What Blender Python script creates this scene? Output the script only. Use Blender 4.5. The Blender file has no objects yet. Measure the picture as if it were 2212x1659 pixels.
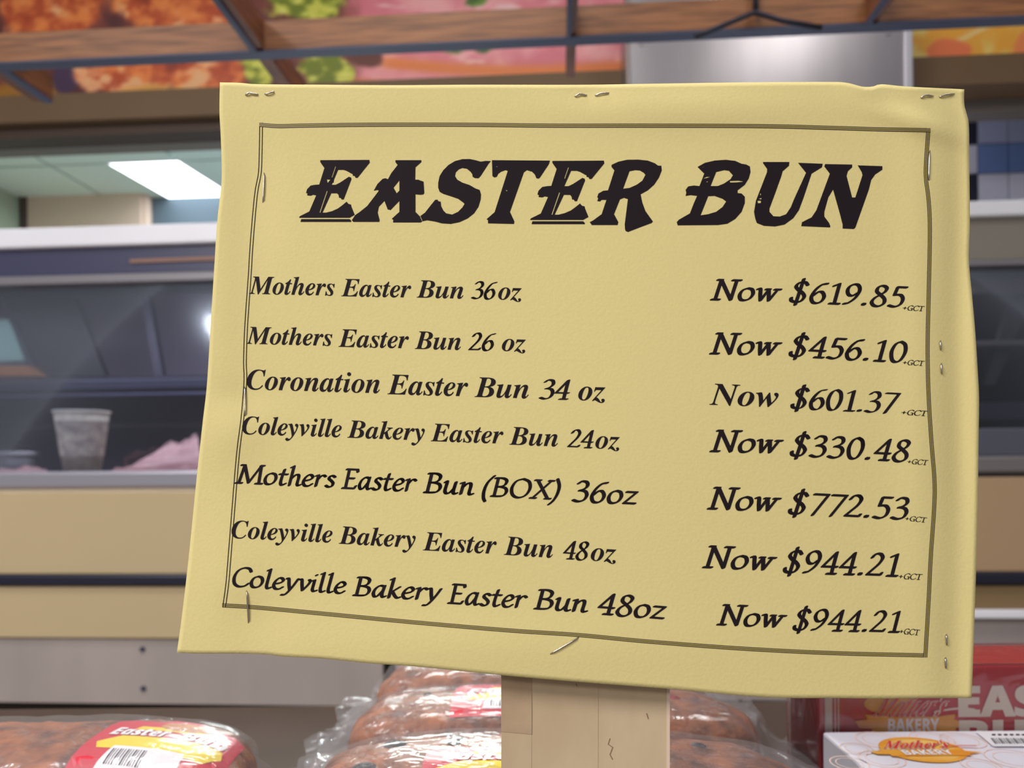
import bpy, math, random
import numpy as np
from mathutils import Vector, Matrix, noise
random.seed(7); rng = np.random.RandomState(7)
sc = bpy.context.scene
COL = sc.collection

# ---------------------------------------------------------------- camera, world, lamps, exposure
FPX, CX, CY, ROLL = 1600.0, 1106.0, 1000.0, .0096
CAM = Vector((0, 0, 1.1))
RT = Vector((math.cos(ROLL), 0, -math.sin(ROLL))); UP = Vector((math.sin(ROLL), 0, math.cos(ROLL))); FW = Vector((0, 1, 0))
cd = bpy.data.cameras.new('camera'); cam = bpy.data.objects.new('camera', cd); COL.objects.link(cam); sc.camera = cam
M = Matrix((RT, UP, -FW)).transposed().to_4x4(); M.translation = CAM; cam.matrix_world = M
cd.sensor_width = 36; cd.lens = 36 * FPX / 2212; cd.shift_y = (CY - 829.5) / 2212; cd.clip_start = .01
cd.dof.use_dof = True; cd.dof.focus_distance = .283; cd.dof.aperture_fstop = cd.lens / 2.3
wd = bpy.data.worlds.new('world'); sc.world = wd; wd.use_nodes = True
wd.node_tree.nodes['Background'].inputs[0].default_value = (.90, .92, 1, 1)
wd.node_tree.nodes['Background'].inputs[1].default_value = .27
def lamp(name, loc, aim, size, size_y, power, col=(1, .97, .94), shape='RECTANGLE'):
    l = bpy.data.lights.new(name, 'AREA'); l.shape = shape; l.size = size; l.size_y = size_y; l.energy = power; l.color = col
    o = bpy.data.objects.new(name, l); o.location = loc
    o.rotation_euler = (Vector(aim) - Vector(loc)).to_track_quat('-Z', 'Y').to_euler(); COL.objects.link(o); return o
lamp('ceiling_lamp', (-1.66, .40, 2.98), (-1.66, .40, 0), .26, .12, 9, (.86, .93, 1))
lamp('ceiling_lamp', (1.02, .70, 2.98), (1.02, .70, 0), .36, .36, 6, (1, .98, .95))
lamp('ceiling_lamp', (-1.9, -1.4, 2.98), (-1.9, -1.4, 0), .6, 1.2, 120)
lamp('ceiling_lamp', (1.3, -1.6, 2.98), (1.3, -1.6, 0), .6, 1.2, 8)
lamp('ceiling_lamp', (-.25, .60, 2.98), (-.25, .60, 0), .9, .3, 20)  # added fill to brighten the counter rail, banner and hood
lamp('ceiling_lamp', (-1.4, -3.6, 2.98), (-1.4, -3.6, 0), 1.2, 1.2, 90)
lamp('kitchen_fill', (-.55, 3.1, 2.44), (-.55, 3.1, 0), .9, .5, 130, (.9, 1, .96))  # added fill for the dim kitchen ceiling, unseen behind the sign
lamp('kitchen_fill', (1.0, 2.75, 2.40), (1.3, 2.75, 0), .4, .1, 110, (.85, .92, 1))  # added fill to lift the dark wall tiles
sc.view_settings.view_transform = 'Standard'; sc.view_settings.look = 'None'
sc.view_settings.gamma = 1; sc.view_settings.use_curve_mapping = False
sc.view_settings.exposure = -0.03

# ---------------------------------------------------------------- geometry of the place
def ray(px, py): return RT * ((px - CX) / FPX) + UP * ((CY - py) / FPX) + FW
PSI = math.radians(3.6)
XL = Vector((math.cos(PSI), -math.sin(PSI), 0)); YL = Vector((math.sin(PSI), math.cos(PSI), 0)); ORG = Vector((0, 1.6, 0))
def loc(px, py, w):                       # point of the counter's own frame (x along it, y = depth w, z up)
    r = ray(px, py); t = (w - (CAM - ORG).dot(YL)) / r.dot(YL)
    p = CAM + r * t - ORG; return Vector((p.dot(XL), w, p.z))
def locz(px, py, z):
    r = ray(px, py); p = CAM + r * ((z - CAM.z) / r.z) - ORG
    return Vector((p.dot(XL), p.dot(YL), z))
def at(px, py, Y): return CAM + ray(px, py) * Y
def lin(c):
    return tuple((v / 255 / 12.92 if v <= 10 else ((v / 255 + .055) / 1.055) ** 2.4) for v in c)

# ---------------------------------------------------------------- materials
MATS = {}
def mat(name, rgb, rough=.6, metal=0, spec=.4, noise_amt=0, noise_scale=20, stretch=(1, 1, 1), bump=0, rgb2=None, emit=0, detail=6, bscale=None):
    if name in MATS: return MATS[name]
    m = bpy.data.materials.new(name); m.use_nodes = True; nt = m.node_tree; b = nt.nodes['Principled BSDF']
    c = lin(rgb); b.inputs['Base Color'].default_value = (*c, 1); b.inputs['Roughness'].default_value = rough
    b.inputs['Metallic'].default_value = metal; b.inputs['Specular IOR Level'].default_value = spec
    if emit: b.inputs['Emission Color'].default_value = (*c, 1); b.inputs['Emission Strength'].default_value = emit
    if noise_amt or bump or rgb2:
        tc = nt.nodes.new('ShaderNodeTexCoord'); mp = nt.nodes.new('ShaderNodeMapping'); mp.inputs['Scale'].default_value = stretch
        nz = nt.nodes.new('ShaderNodeTexNoise'); nz.inputs['Scale'].default_value = noise_scale; nz.inputs['Detail'].default_value = detail
        nt.links.new(tc.outputs['Object'], mp.inputs[0]); nt.links.new(mp.outputs[0], nz.inputs['Vector'])
        rp = nt.nodes.new('ShaderNodeValToRGB'); rp.color_ramp.elements[0].position = .3; rp.color_ramp.elements[1].position = .7
        c2 = lin(rgb2) if rgb2 else tuple(v * (1 - noise_amt) for v in c)
        rp.color_ramp.elements[0].color = (*c2, 1); rp.color_ramp.elements[1].color = (*c, 1)
        nt.links.new(nz.outputs[0], rp.inputs[0]); nt.links.new(rp.outputs[0], b.inputs['Base Color'])
        if bump:
            src = nz
            if bscale:
                src = nt.nodes.new('ShaderNodeTexNoise'); src.inputs['Scale'].default_value = bscale; src.inputs['Detail'].default_value = 4
                nt.links.new(tc.outputs['Object'], src.inputs['Vector'])
            bp = nt.nodes.new('ShaderNodeBump'); bp.inputs['Strength'].default_value = bump; bp.inputs['Distance'].default_value = .002
            nt.links.new(src.outputs[0], bp.inputs['Height']); nt.links.new(bp.outputs[0], b.inputs['Normal'])
    MATS[name] = m; return m
def film(name, tint, haze, gloss_rough, scale, strength, base=.05, fk=1.0):
    m = bpy.data.materials.new(name); m.use_nodes = True; nt = m.node_tree; nt.nodes.remove(nt.nodes['Principled BSDF'])
    out = nt.nodes['Material Output']; N = nt.nodes.new; L = nt.links.new
    tr = N('ShaderNodeBsdfTransparent'); tr.inputs[0].default_value = (*tint, 1)
    df = N('ShaderNodeBsdfDiffuse'); df.inputs[0].default_value = (.85, .85, .88, 1)
    gl = N('ShaderNodeBsdfGlossy'); gl.inputs['Roughness'].default_value = gloss_rough
    m1 = N('ShaderNodeMixShader'); m1.inputs[0].default_value = haze; L(tr.outputs[0], m1.inputs[1]); L(df.outputs[0], m1.inputs[2])
    fr = N('ShaderNodeFresnel'); fr.inputs[0].default_value = 1.5
    ad = N('ShaderNodeMath'); ad.operation = 'MULTIPLY_ADD'; ad.inputs[1].default_value = fk; ad.inputs[2].default_value = base; L(fr.outputs[0], ad.inputs[0])
    m2 = N('ShaderNodeMixShader'); L(ad.outputs[0], m2.inputs[0]); L(m1.outputs[0], m2.inputs[1]); L(gl.outputs[0], m2.inputs[2])
    if strength:
        tc = N('ShaderNodeTexCoord'); nz = N('ShaderNodeTexNoise'); nz.inputs['Scale'].default_value = scale; nz.inputs['Detail'].default_value = 3
        nz.inputs['Distortion'].default_value = 1.5
        mp = N('ShaderNodeMapping'); mp.inputs['Scale'].default_value = (1, 2.2, 1); L(tc.outputs['Object'], mp.inputs[0]); L(mp.outputs[0], nz.inputs['Vector'])
        bp = N('ShaderNodeBump'); bp.inputs['Strength'].default_value = strength; bp.inputs['Distance'].default_value = .006
        L(nz.outputs[0], bp.inputs['Height']); L(bp.outputs[0], gl.inputs['Normal'])
    L(m2.outputs[0], out.inputs[0]); MATS[name] = m; return m

PAPER = mat('yellow_paper', (225, 208, 143), .75, spec=.2, noise_amt=.03, noise_scale=900, bump=.08)
INK = mat('black_ink', (34, 25, 30), .7, spec=.12)
INKSOFT = mat('grey_ink_line', (62, 50, 36), .6)
INKPALE = mat('olive_line_fill', (176, 158, 88), .7)
WIRE = mat('staple_wire', (190, 180, 170), .3, 1)
CARD = mat('brown_cardboard', (170, 140, 100), .85, noise_amt=.15, noise_scale=60)
TAPE = mat('masking_tape', (206, 184, 152), .8, spec=.2, rgb2=(188, 162, 130), noise_scale=45, stretch=(1, 1, .5), bump=.25)
TAPE2 = mat('masking_tape_overlap', (190, 164, 134), .8, spec=.2, rgb2=(172, 144, 116), noise_scale=60, bump=.3)
STEEL = mat('brushed_steel', (160, 154, 156), .30, .85, noise_amt=.12, noise_scale=14, stretch=(1, 1, .15))
STEELD = mat('dull_steel', (150, 140, 136), .55, .5, noise_amt=.15, noise_scale=5)
STEELP = mat('kick_plate_steel', (176, 164, 160), .6, .35, noise_amt=.14, noise_scale=6, stretch=(1, 1, .4))
WHITE = mat('white_enamel', (236, 234, 240), .3, spec=.5)
BEIGE = mat('beige_panel', (188, 167, 131), .45, noise_amt=.04, noise_scale=3)
BEIGE2 = mat('tan_panel', (176, 146, 112), .45, noise_amt=.04, noise_scale=3)
NAVY = mat('navy_bumper', (30, 30, 46), .4)
DARK = mat('black_recess', (16, 14, 16), .7)
DARKGREY = mat('dark_frame', (58, 58, 78), .4)
GREYF = mat('grey_frame', (132, 128, 132), .4, .3)
WOOD = mat('stained_wood', (150, 98, 58), .5, rgb2=(98, 58, 32), noise_scale=9, stretch=(1, 6, 16), bump=.15)
WOODL = mat('stained_rafter_wood', (138, 82, 48), .5, rgb2=(84, 46, 26), noise_scale=9, stretch=(9, 1, 12))
BLUEM = mat('shaded_underside_blue', (64, 68, 92), .5)  # shade of the beam and rafter undersides, put into the colour
SOFFIT = mat('brown_soffit_board', (112, 86, 58), .6, noise_amt=.1, noise_scale=6)
SOFFITD = mat('dark_soffit_board', (72, 54, 42), .6)
TABLE = mat('brown_laminate', (74, 56, 43), .6, noise_amt=.15, noise_scale=20)
GLASS = film('case_glass', (.88, .90, .96), .002, .10, 1, 0, .0, .7)
WRAP = film('clear_wrap', (.96, .95, .95), .075, .17, 30, .33, .006, .12)
SHRINK = film('box_shrink_film', (.97, .97, .97), .03, .08, 18, .25, .01)

# ---------------------------------------------------------------- object helpers
def link(o, parent=None):
    COL.objects.link(o)
    if parent: o.parent = parent
    return o
def mesh(name, V, F, m, parent=None, smooth=False):
    me = bpy.data.meshes.new(name); me.from_pydata([tuple(v) for v in V], [], F); me.update()
    if m: me.materials.append(m)
    if smooth: me.polygons.foreach_set('use_smooth', [True] * len(me.polygons))
    return link(bpy.data.objects.new(name, me), parent)
def thing(name, label, cat, location=(0, 0, 0), rz=0, group=None):
    o = bpy.data.objects.new(name, None); o.location = location; o.rotation_euler = (0, 0, rz); o.empty_display_size = .05
    link(o); return tag(o, label, cat, group)
def tag(o, label, cat, group=None):
    o['label'] = label; o['category'] = cat
    if group: o['group'] = group
    return o
def struct(o): o['kind'] = 'structure'; return o
def frame(o):                              # stand an object in the counter's own frame
    o.location = ORG; o.rotation_euler = (0, 0, -PSI); return o
BOXF = [(0, 3, 2, 1), (4, 5, 6, 7), (0, 1, 5, 4), (1, 2, 6, 5), (2, 3, 7, 6), (3, 0, 4, 7)]
def boxv(a, b):
    (x0, y0, z0), (x1, y1, z1) = a, b
    return [(x0, y0, z0), (x1, y0, z0), (x1, y1, z0), (x0, y1, z0), (x0, y0, z1), (x1, y0, z1), (x1, y1, z1), (x0, y1, z1)]
def bev(o, w=.002, n=2):
    m = o.modifiers.new('bevel', 'BEVEL'); m.width = w; m.segments = n; m.limit_method = 'ANGLE'; return o
def box(name, a, b, m, parent=None, bv=0):
    o = mesh(name, boxv(a, b), BOXF, m, parent)
    if bv: bev(o, bv)
    return o
def join(parts):
    V, F = [], []
    for v, f in parts:
        k = len(V); V += list(v); F += [tuple(i + k for i in q) for q in f]
    return V, F
def tube(pts, r, n=8):
    pts = [Vector(p) for p in pts]; V, F = [], []
    for i, p in enumerate(pts):
        d = (pts[min(i + 1, len(pts) - 1)] - pts[max(i - 1, 0)]).normalized()
        a = d.orthogonal().normalized() if i == 0 else (prev - d * prev.dot(d)).normalized()
        prev = a; b = d.cross(a)
        V += [p + (a * math.cos(t) + b * math.sin(t)) * r for t in (2 * math.pi * k / n for k in range(n))]
    for i in range(len(pts) - 1):
        F += [(i * n + k, i * n + (k + 1) % n, (i + 1) * n + (k + 1) % n, (i + 1) * n + k) for k in range(n)]
    F += [tuple(range(n))[::-1], tuple((len(pts) - 1) * n + k for k in range(n))]
    return V, F
def pxbox(name, x0, x1, y0, y1, w0, w1, m, parent=None, ref=None, bv=0):   # box whose front face spans these photo columns / rows
    ref = (x0 + x1) / 2 if ref is None else ref
    u0, u1 = loc(x0, 1000, w0).x, loc(x1, 1000, w0).x
    return box(name, (u0, w0, loc(ref, y1, w0).z), (u1, w1, loc(ref, y0, w0).z), m, parent, bv)
def paint(o, cols):
    a = o.data.color_attributes.new('print', 'FLOAT_COLOR', 'POINT')
    a.data.foreach_set('color', np.concatenate([cols, np.ones((len(cols), 1))], 1).astype(np.float32).ravel())
def printmat(name, rough=.5, spec=.4):
    m = bpy.data.materials.new(name); m.use_nodes = True; b = m.node_tree.nodes['Principled BSDF']
    a = m.node_tree.nodes.new('ShaderNodeAttribute'); a.attribute_name = 'print'; m.node_tree.links.new(a.outputs[0], b.inputs['Base Color'])
    b.inputs['Roughness'].default_value = rough; b.inputs['Specular IOR Level'].default_value = spec; return m

# ---------------------------------------------------------------- lettering
def styled(s, st):
    tab = {'bi': (0x1D468, 0x1D482, 0x1D7CE), 'bs': (0x1D5D4, 0x1D5EE, 0x1D7EC), 'sc': (0x1D4D0, 0x1D4EA, None), 'bb': (0x1D63C, 0x1D656, 0x1D7EC)}.get(st)
    if not tab: return s
    r = ''
    for c in s:
        if 'A' <= c <= 'Z': r += chr(tab[0] + ord(c) - 65)
        elif 'a' <= c <= 'z': r += chr(tab[1] + ord(c) - 97)
        elif c.isdigit() and tab[2]: r += chr(tab[2] + int(c))
        else: r += c
    return r
_caps = {}
def rawtext(s, st, bold=0):
    c = bpy.data.curves.new('tmp', 'FONT'); c.body = styled(s, st); c.resolution_u = 6; c.offset = bold
    o = bpy.data.objects.new('tmp', c); COL.objects.link(o); dg = bpy.context.evaluated_depsgraph_get()
    me = bpy.data.meshes.new_from_object(o.evaluated_get(dg)); V = np.array([v.co[:2] for v in me.vertices]).reshape(-1, 2)
    F = [tuple(p.vertices) for p in me.polygons]
    bpy.data.objects.remove(o); bpy.data.curves.remove(c); bpy.data.meshes.remove(me); return V, F
def fonttext(s, st, bold=0):
    """glyph mesh, cap height 1, x from 0 to 1"""
    if st not in _caps: _caps[st] = rawtext('E', st)[0][:, 1].max()
    V, F = rawtext(s, st, bold); V = V / _caps[st]
    V[:, 0] -= V[:, 0].min(); V[:, 0] /= V[:, 0].max(); return V, F
def chars(parts):
    """mix letters (already slanted) with digits (slanted here)"""
    X = 0; VV, FF = [], []
    for s, st, sh, adv in parts:
        if st not in _caps: _caps[st] = rawtext('E', st)[0][:, 1].max()
        V, F = rawtext(s, st); V = V / _caps[st]; V[:, 0] += sh * V[:, 1]; V[:, 0] += X - V[:, 0].min()
        k = sum(len(v) for v in VV); VV.append(V); FF += [tuple(i + k for i in f) for f in F]; X = V[:, 0].max() + adv
    V = np.concatenate(VV); V[:, 0] /= V[:, 0].max(); return V, FF
# broad-nib glyphs: centre strokes (cap height 1), a nib swept along them
G = {
'M': (1.12, ['-.05,.02 .2,.02', '.07,.02 .16,.97', '.02,.97 .17,.97', '.16,.97 .5,.05', '.5,.05 .9,.97', '.9,.97 .96,.02', '.82,.02 1.1,.02', '.88,.97 1.02,.97']),
'o': (.58, ['~.27,.6 .1,.5 .03,.28 .1,.06 .25,.01 .42,.1 .5,.32 .43,.54 .27,.6']),
't': (.4, ['~.17,.82 .12,.4 .12,.1 .2,.0 .34,.08', '.0,.57 .34,.57']),
'h': (.58, ['0,.95 .1,1.0', '.1,1.02 .08,.0', '~.1,.35 .25,.55 .38,.57 .42,.42 .41,.1 .47,.01 .56,.05']),
'e': (.5, ['~.07,.27 .3,.34 .41,.47 .33,.59 .2,.58 .07,.4 .04,.18 .14,.02 .3,.01 .44,.12']),
'r': (.44, ['.0,.56 .1,.6 .08,.02', '~.1,.36 .22,.55 .33,.6 .42,.54']),
's': (.43, ['~.36,.53 .24,.6 .12,.55 .11,.43 .24,.32 .33,.2 .3,.05 .16,.0 .03,.07']),
'E': (.64, ['.13,.97 .13,.03', '.02,.97 .5,.97 .53,.86', '.13,.52 .42,.52', '.0,.02 .52,.02 .57,.14']),
'a': (.58, ['~.43,.56 .26,.6 .1,.45 .04,.2 .12,.01 .25,.07 .42,.4', '~.43,.6 .4,.15 .46,.01 .56,.06']),
'B': (.7, ['.13,.97 .13,.03', '~.02,.97 .33,.98 .5,.87 .48,.66 .33,.54 .15,.52', '~.3,.53 .53,.46 .6,.26 .5,.07 .28,.02 .02,.02']),
'u': (.6, ['~0,.57 .08,.6 .07,.15 .16,.01 .29,.08 .42,.32', '~.43,.6 .41,.12 .48,.01 .57,.05']),
'n': (.6, ['.0,.56 .1,.6 .08,.02', '~.1,.35 .24,.55 .37,.57 .41,.42 .4,.1 .46,.01 .56,.05']),
'(': (.32, ['~.34,1.08 .13,.72 .06,.3 .1,-.08 .2,-.28']),
')': (.32, ['~.06,1.08 .2,.72 .2,.3 .1,-.06 -.05,-.28']),
'O': (.9, ['~.43,1.0 .16,.86 .04,.5 .14,.14 .4,.0 .68,.14 .8,.5 .7,.86 .43,1.0']),
'X': (.8, ['.1,.97 .68,.03', '.68,.97 .06,.03', '.0,.97 .22,.97', '.58,.97 .78,.97', '-.04,.02 .18,.02', '.58,.02 .8,.02']),
'z': (.5, ['.04,.57 .42,.57 .02,.04 .44,.04']),
'C': (.74, ['~.7,.82 .6,.97 .38,1.0 .14,.84 .03,.5 .1,.15 .32,.0 .56,.05 .7,.19']),
'l': (.3, ['.0,.95 .1,1.0', '~.1,1.02 .09,.5 .09,.12 .16,.0 .28,.06']),
'y': (.52, ['~.0,.59 .08,.58 .14,.3 .22,.02', '~.48,.6 .36,.28 .2,-.06 .06,-.26 -.08,-.28']),
'v': (.5, ['~.0,.59 .08,.58 .14,.3 .21,.02', '~.21,.02 .38,.3 .46,.52 .4,.6']),
'i': (.28, ['.0,.56 .09,.6', '~.09,.6 .08,.3 .08,.1 .15,.01 .26,.06', '.11,.86 .13,.88']),
'k': (.54, ['.0,.95 .1,1.0', '.1,1.02 .08,.0', '.1,.26 .42,.58', '~.17,.33 .3,.12 .42,.01 .52,.05']),
'N': (.86, ['.14,.97 .1,.02', '.14,.97 .66,.02', '.66,.02 .7,.97', '-.02,.02 .24,.02', '.02,.97 .17,.97', '.56,.97 .84,.97']),
'w': (.82, ['~.0,.57 .09,.58 .14,.3 .2,.02', '.2,.02 .4,.57', '.4,.57 .5,.02', '.5,.02 .72,.57', '.3,.57 .44,.57', '.62,.57 .82,.57']),
'$': (.62, ['~.5,.84 .38,.97 .18,.93 .09,.76 .2,.6 .38,.46 .48,.28 .4,.07 .22,.01 .05,.07 .02,.2', '.3,1.12 .23,-.12']),
'0': (.62, ['~.29,.98 .12,.85 .04,.5 .12,.13 .27,.01 .44,.13 .53,.5 .46,.85 .29,.98']),
'1': (.5, ['.1,.86 .28,.97 .27,.03', '.1,.02 .44,.02']),
'2': (.58, ['~.06,.8 .16,.95 .33,.97 .44,.8 .36,.54 .18,.28 .02,.06', '.02,.05 .5,.05 .53,.13']),
'3': (.57, ['~.07,.86 .2,.97 .38,.93 .43,.75 .32,.6 .17,.53', '~.2,.54 .4,.5 .49,.32 .42,.1 .22,.01 .02,.07']),
'4': (.58, ['.4,.97 .0,.33 .52,.33', '.4,.97 .38,.03', '.22,.02 .52,.02']),
'5': (.56, ['.5,.95 .18,.95 .13,.58', '~.13,.57 .35,.58 .47,.4 .43,.14 .24,.01 .02,.06']),
'6': (.58, ['~.5,.95 .3,.88 .12,.62 .04,.3 .12,.06 .28,.0 .44,.1 .5,.32 .4,.53 .25,.54 .08,.34']),
'7': (.56, ['.05,.94 .54,.94', '.54,.94 .15,.0']),
'8': (.58, ['~.28,.55 .12,.7 .14,.9 .3,.98 .45,.88 .42,.7 .28,.55 .1,.38 .03,.18 .14,.02 .32,.0 .48,.14 .46,.36 .28,.55']),
'9': (.58, ['~.04,.04 .2,.1 .4,.35 .49,.68 .42,.92 .27,.99 .1,.88 .05,.68 .13,.48 .28,.44 .45,.6']),
'.': (.26, ['.07,.04 .13,.04', '.07,.08 .13,.08']), '+': (.6, ['.05,.4 .5,.4', '.28,.62 .28,.16']),
"'": (.2, ['.1,1.0 .06,.8']), 'G': (.74, ['~.68,.82 .55,.97 .3,.95 .08,.7 .04,.3 .2,.03 .45,.02 .62,.15', '.62,.0 .62,.42 .42,.42']),
'T': (.66, ['.0,.97 .62,.97', '.3,.97 .28,.02', '.14,.02 .44,.02']),
}
def crom(P, n=6):
    P = [P[0]] + P + [P[-1]]; out = []
    for i in range(1, len(P) - 2):
        a, b, c, d = (np.array(P[i + k]) for k in (-1, 0, 1, 2))
        for j in range(n):
            t = j / n; out.append(.5 * ((2 * b) + (c - a) * t + (2 * a - 5 * b + 4 * c - d) * t * t + (3 * b - a - 3 * c + d) * t ** 3))
    out.append(np.array(P[-2])); return out
def hull(P):
    P = sorted(map(tuple, P)); cr = lambda o, a, b: (a[0] - o[0]) * (b[1] - o[1]) - (a[1] - o[1]) * (b[0] - o[0])
    def half(Q):
        h = []
        for p in Q:
            while len(h) > 1 and cr(h[-2], h[-1], p) <= 1e-12: h.pop()
            h.append(p)
        return h[:-1]
    return half(P) + half(P[::-1])
def nibtext(s, nw=.16, nt_=.082, ang=34, slant=.2, sp=.05):
    a = math.radians(ang); nib = [(.5 * nw * math.cos(t) * math.cos(a) - .5 * nt_ * math.sin(t) * math.sin(a),
        .5 * nw * math.cos(t) * math.sin(a) + .5 * nt_ * math.sin(t) * math.cos(a)) for t in (2 * math.pi * (k + .5) / 10 for k in range(10))]
    V, F, X = [], [], 0
    for ch in s:
        if ch == ' ': X += .35; continue
        adv, st = G[ch]
        for k in st:
            sm = k[0] == '~'; P = [tuple(float(q) for q in p.split(',')) for p in k.lstrip('~').split()]
            P = crom(P) if sm else P
            for p, q in zip(P[:-1], P[1:]):
                h = hull([(p[0] + n[0], p[1] + n[1]) for n in nib] + [(q[0] + n[0], q[1] + n[1]) for n in nib])
                F.append(tuple(range(len(V), len(V) + len(h)))); V += [(x + X + slant * y, y) for x, y in h]
        X += adv + sp * (1 if ch.isalpha() else 1.6)
    V = np.array(V); V[:, 0] -= V[:, 0].min(); V[:, 0] /= V[:, 0].max(); return V, F
def refine(V, F, L):
    """split long edges of a flat triangle mesh so that it can follow a curved sheet"""
    V = [tuple(v) for v in V]; T = []
    for f in F: T += [(f[0], f[i], f[i + 1]) for i in range(1, len(f) - 1)]
    for _ in range(7):
        mid = {}; out = []; ch = False
        def md(a, b):
            k = (min(a, b), max(a, b))
            if math.dist(V[a], V[b]) <= L: return None
            if k not in mid: mid[k] = len(V); V.append(tuple((p + q) / 2 for p, q in zip(V[a], V[b])))
            return mid[k]
        for a, b, c in T:
            x, y, z = md(a, b), md(b, c), md(c, a); n = [q is not None for q in (x, y, z)]
            if not any(n): out.append((a, b, c)); continue
            ch = True
            if all(n): out += [(a, x, z), (x, b, y), (z, y, c), (x, y, z)]
            else:
                poly = [a] + ([x] if n[0] else []) + [b] + ([y] if n[1] else []) + [c] + ([z] if n[2] else [])
                m_ = [i for i, q in enumerate(poly) if q in (x, y, z) and q is not None][0]
                poly = poly[m_:] + poly[:m_]
                out += [(poly[0], poly[i], poly[i + 1]) for i in range(1, len(poly) - 1)]
        T = out
        if not ch: break
    return V, T
def polyfill(outers):
    """filled outlines (holes by even-odd) -> flat mesh"""
    c = bpy.data.curves.new('tmp', 'CURVE'); c.dimensions = '2D'; c.fill_mode = 'FRONT'
    for P in outers:
        s = c.splines.new('POLY'); s.points.add(len(P) - 1); s.use_cyclic_u = True
        for q, p in zip(s.points, P): q.co = (p[0] / 1000, p[1] / 1000, 0, 1)
    o = bpy.data.objects.new('tmp', c); COL.objects.link(o); dg = bpy.context.evaluated_depsgraph_get()
    me = bpy.data.meshes.new_from_object(o.evaluated_get(dg)); V = [(v.co.x * 1000, v.co.y * 1000) for v in me.vertices]
    F = [tuple(p.vertices) for p in me.polygons]
    bpy.data.objects.remove(o); bpy.data.curves.remove(c); bpy.data.meshes.remove(me); return V, F

# ================================================================ the setting
fl = struct(frame(box('floor', (-4, -3.5, -.05), (4, 3.2, 0), mat('floor_tiles', (150, 140, 128), .4, noise_amt=.1, noise_scale=4))))
KZ = 2.5
c_ = struct(frame(mesh('ceiling', *join([(boxv((-4, .70, KZ + .02), (4, 2.2, KZ + .06)), BOXF)]), mat('ceiling_grid', (128, 136, 132), .6))))
PAN = mat('ceiling_panel_board', (214, 228, 222), .8, noise_amt=.05, noise_scale=40)
lq = [locz(235, 352, KZ), locz(384, 346, KZ), locz(520, 432, KZ), locz(375, 432, KZ)]
pm = None
for i in range(-7, 6):
    for j in range(3):
        x0, y0 = i * .61 + .2, .72 + j * .49
        o = box('panel', (x0 + .008, y0 + .008, KZ), (x0 + .602, y0 + .482, KZ + .02), PAN, c_)
WB = 2.14
bw = struct(frame(mesh('wall_back', boxv((-4, WB, 0), (4, WB + .08, KZ + .02)), BOXF, mat('back_wall_paint', (96, 112, 124), .6))))
lw0 = loc(62, 440, WB).x
lw = struct(frame(box('wall_left', (lw0 - .08, .72, 0), (lw0, WB, KZ + .02), mat('pale_green_wall', (164, 178, 160), .6))))
hw = struct(frame(box('wall_header', (-4, .66, loc(200, 300, .60).z + .004), (4, .72, 2.98), mat('header_wall', (120, 110, 100), .7))))
# tan cupboard on the back wall
cb = thing('wall_cupboard', 'plain tan cupboard on the kitchen back wall beside the green wall', 'cupboard'); frame(cb)
a0, a1 = loc(66, 405, WB - .06), loc(316, 500, WB - .06)
box('body', (lw0 + .01, WB - .06, a1.z - .5), (a1.x, WB - .003, a0.z), mat('tan_cupboard', (222, 196, 178), .6), cb, .004)
box('door', (lw0 + .03, WB - .07, a1.z - .47), (a1.x - .02, WB - .06, a0.z - .02), mat('tan_cupboard_door', (226, 200, 182), .6), cb, .003)
box('side_stile', (lw0 + .006, WB - .075, a1.z - .5), (lw0 + .045, WB - .06, a0.z + .004), mat('brown_stile', (92, 74, 70), .6), cb, .003)
# fluorescent ceiling light
li = thing('ceiling_light', 'bright white fluorescent panel set in the grey kitchen ceiling', 'light'); frame(li)
LV = [Vector((p.x, p.y, KZ - .004)) for p in lq]; LV2 = [p + Vector((0, 0, .02)) for p in LV]
mesh('diffuser', LV + LV2, BOXF, mat('lit_diffuser', (240, 248, 255), .5, emit=5), li)
ctr = sum(LV, Vector()) / 4; FVo = [ctr + (p - ctr) * 1.05 + Vector((0, 0, .002)) for p in LV]
mesh('frame', FVo + [p + Vector((0, 0, .01)) for p in FVo] + [p + Vector((0, 0, -.001)) for p in LV], [(0, 1, 9, 8), (1, 2, 10, 9), (2, 3, 11, 10), (3, 0, 8, 11), (0, 4, 5, 1), (1, 5, 6, 2), (2, 6, 7, 3), (3, 7, 4, 0)], WHITE, li)

# tiled wall behind the counter, right
tz0, tz1 = loc(2160, 560, 1.0).z, loc(2160, 120, 1.0).z
tx0 = loc(2110, 300, 1.0).x
tw = struct(frame(box('wall_tiled', (tx0 - .45, 1.01, tz0 - 1.2), (tx0 + .9, 1.1, tz1 + .1), mat('grout', (92, 92, 104), .8))))
tcol = [mat('tile_pale', (190, 190, 206), .25), mat('tile_blue', (100, 122, 172), .25), mat('tile_black', (34, 36, 54), .25), mat('tile_greyblue', (146, 152, 182), .25)]
T = .1; tzt = loc(2160, 309, 1.0).z
rows_t = [(-4, [3, 3, 3, 3, 3, 3, 3, 3]), (-3, [3, 3, 3, 3, 3, 3, 3, 3]), (-2, [3, 3, 3, 2, 3, 3, 3, 3]), (-1, [3, 0, 3, 2, 3, 3, 0, 3]), (0, [1, 0, 1, 0, 1, 1, 1, 1]), (1, [0, 1, 0, 2, 0, 0, 0, 1]), (2, [1, 0, 1, 0, 1, 0, 1, 0]), (3, [0, 1, 0, 1, 0, 1, 0, 1])]
for k, cs in rows_t:
    for i, ci in enumerate(cs):
        x = tx0 + (i - 4) * T + .005; z = tzt - (k + 1) * T
        box('tile', (x + .002, 1.002, z + .002), (x + T - .002, 1.012, z + T - .002), tcol[ci], tw, .002)

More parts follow.
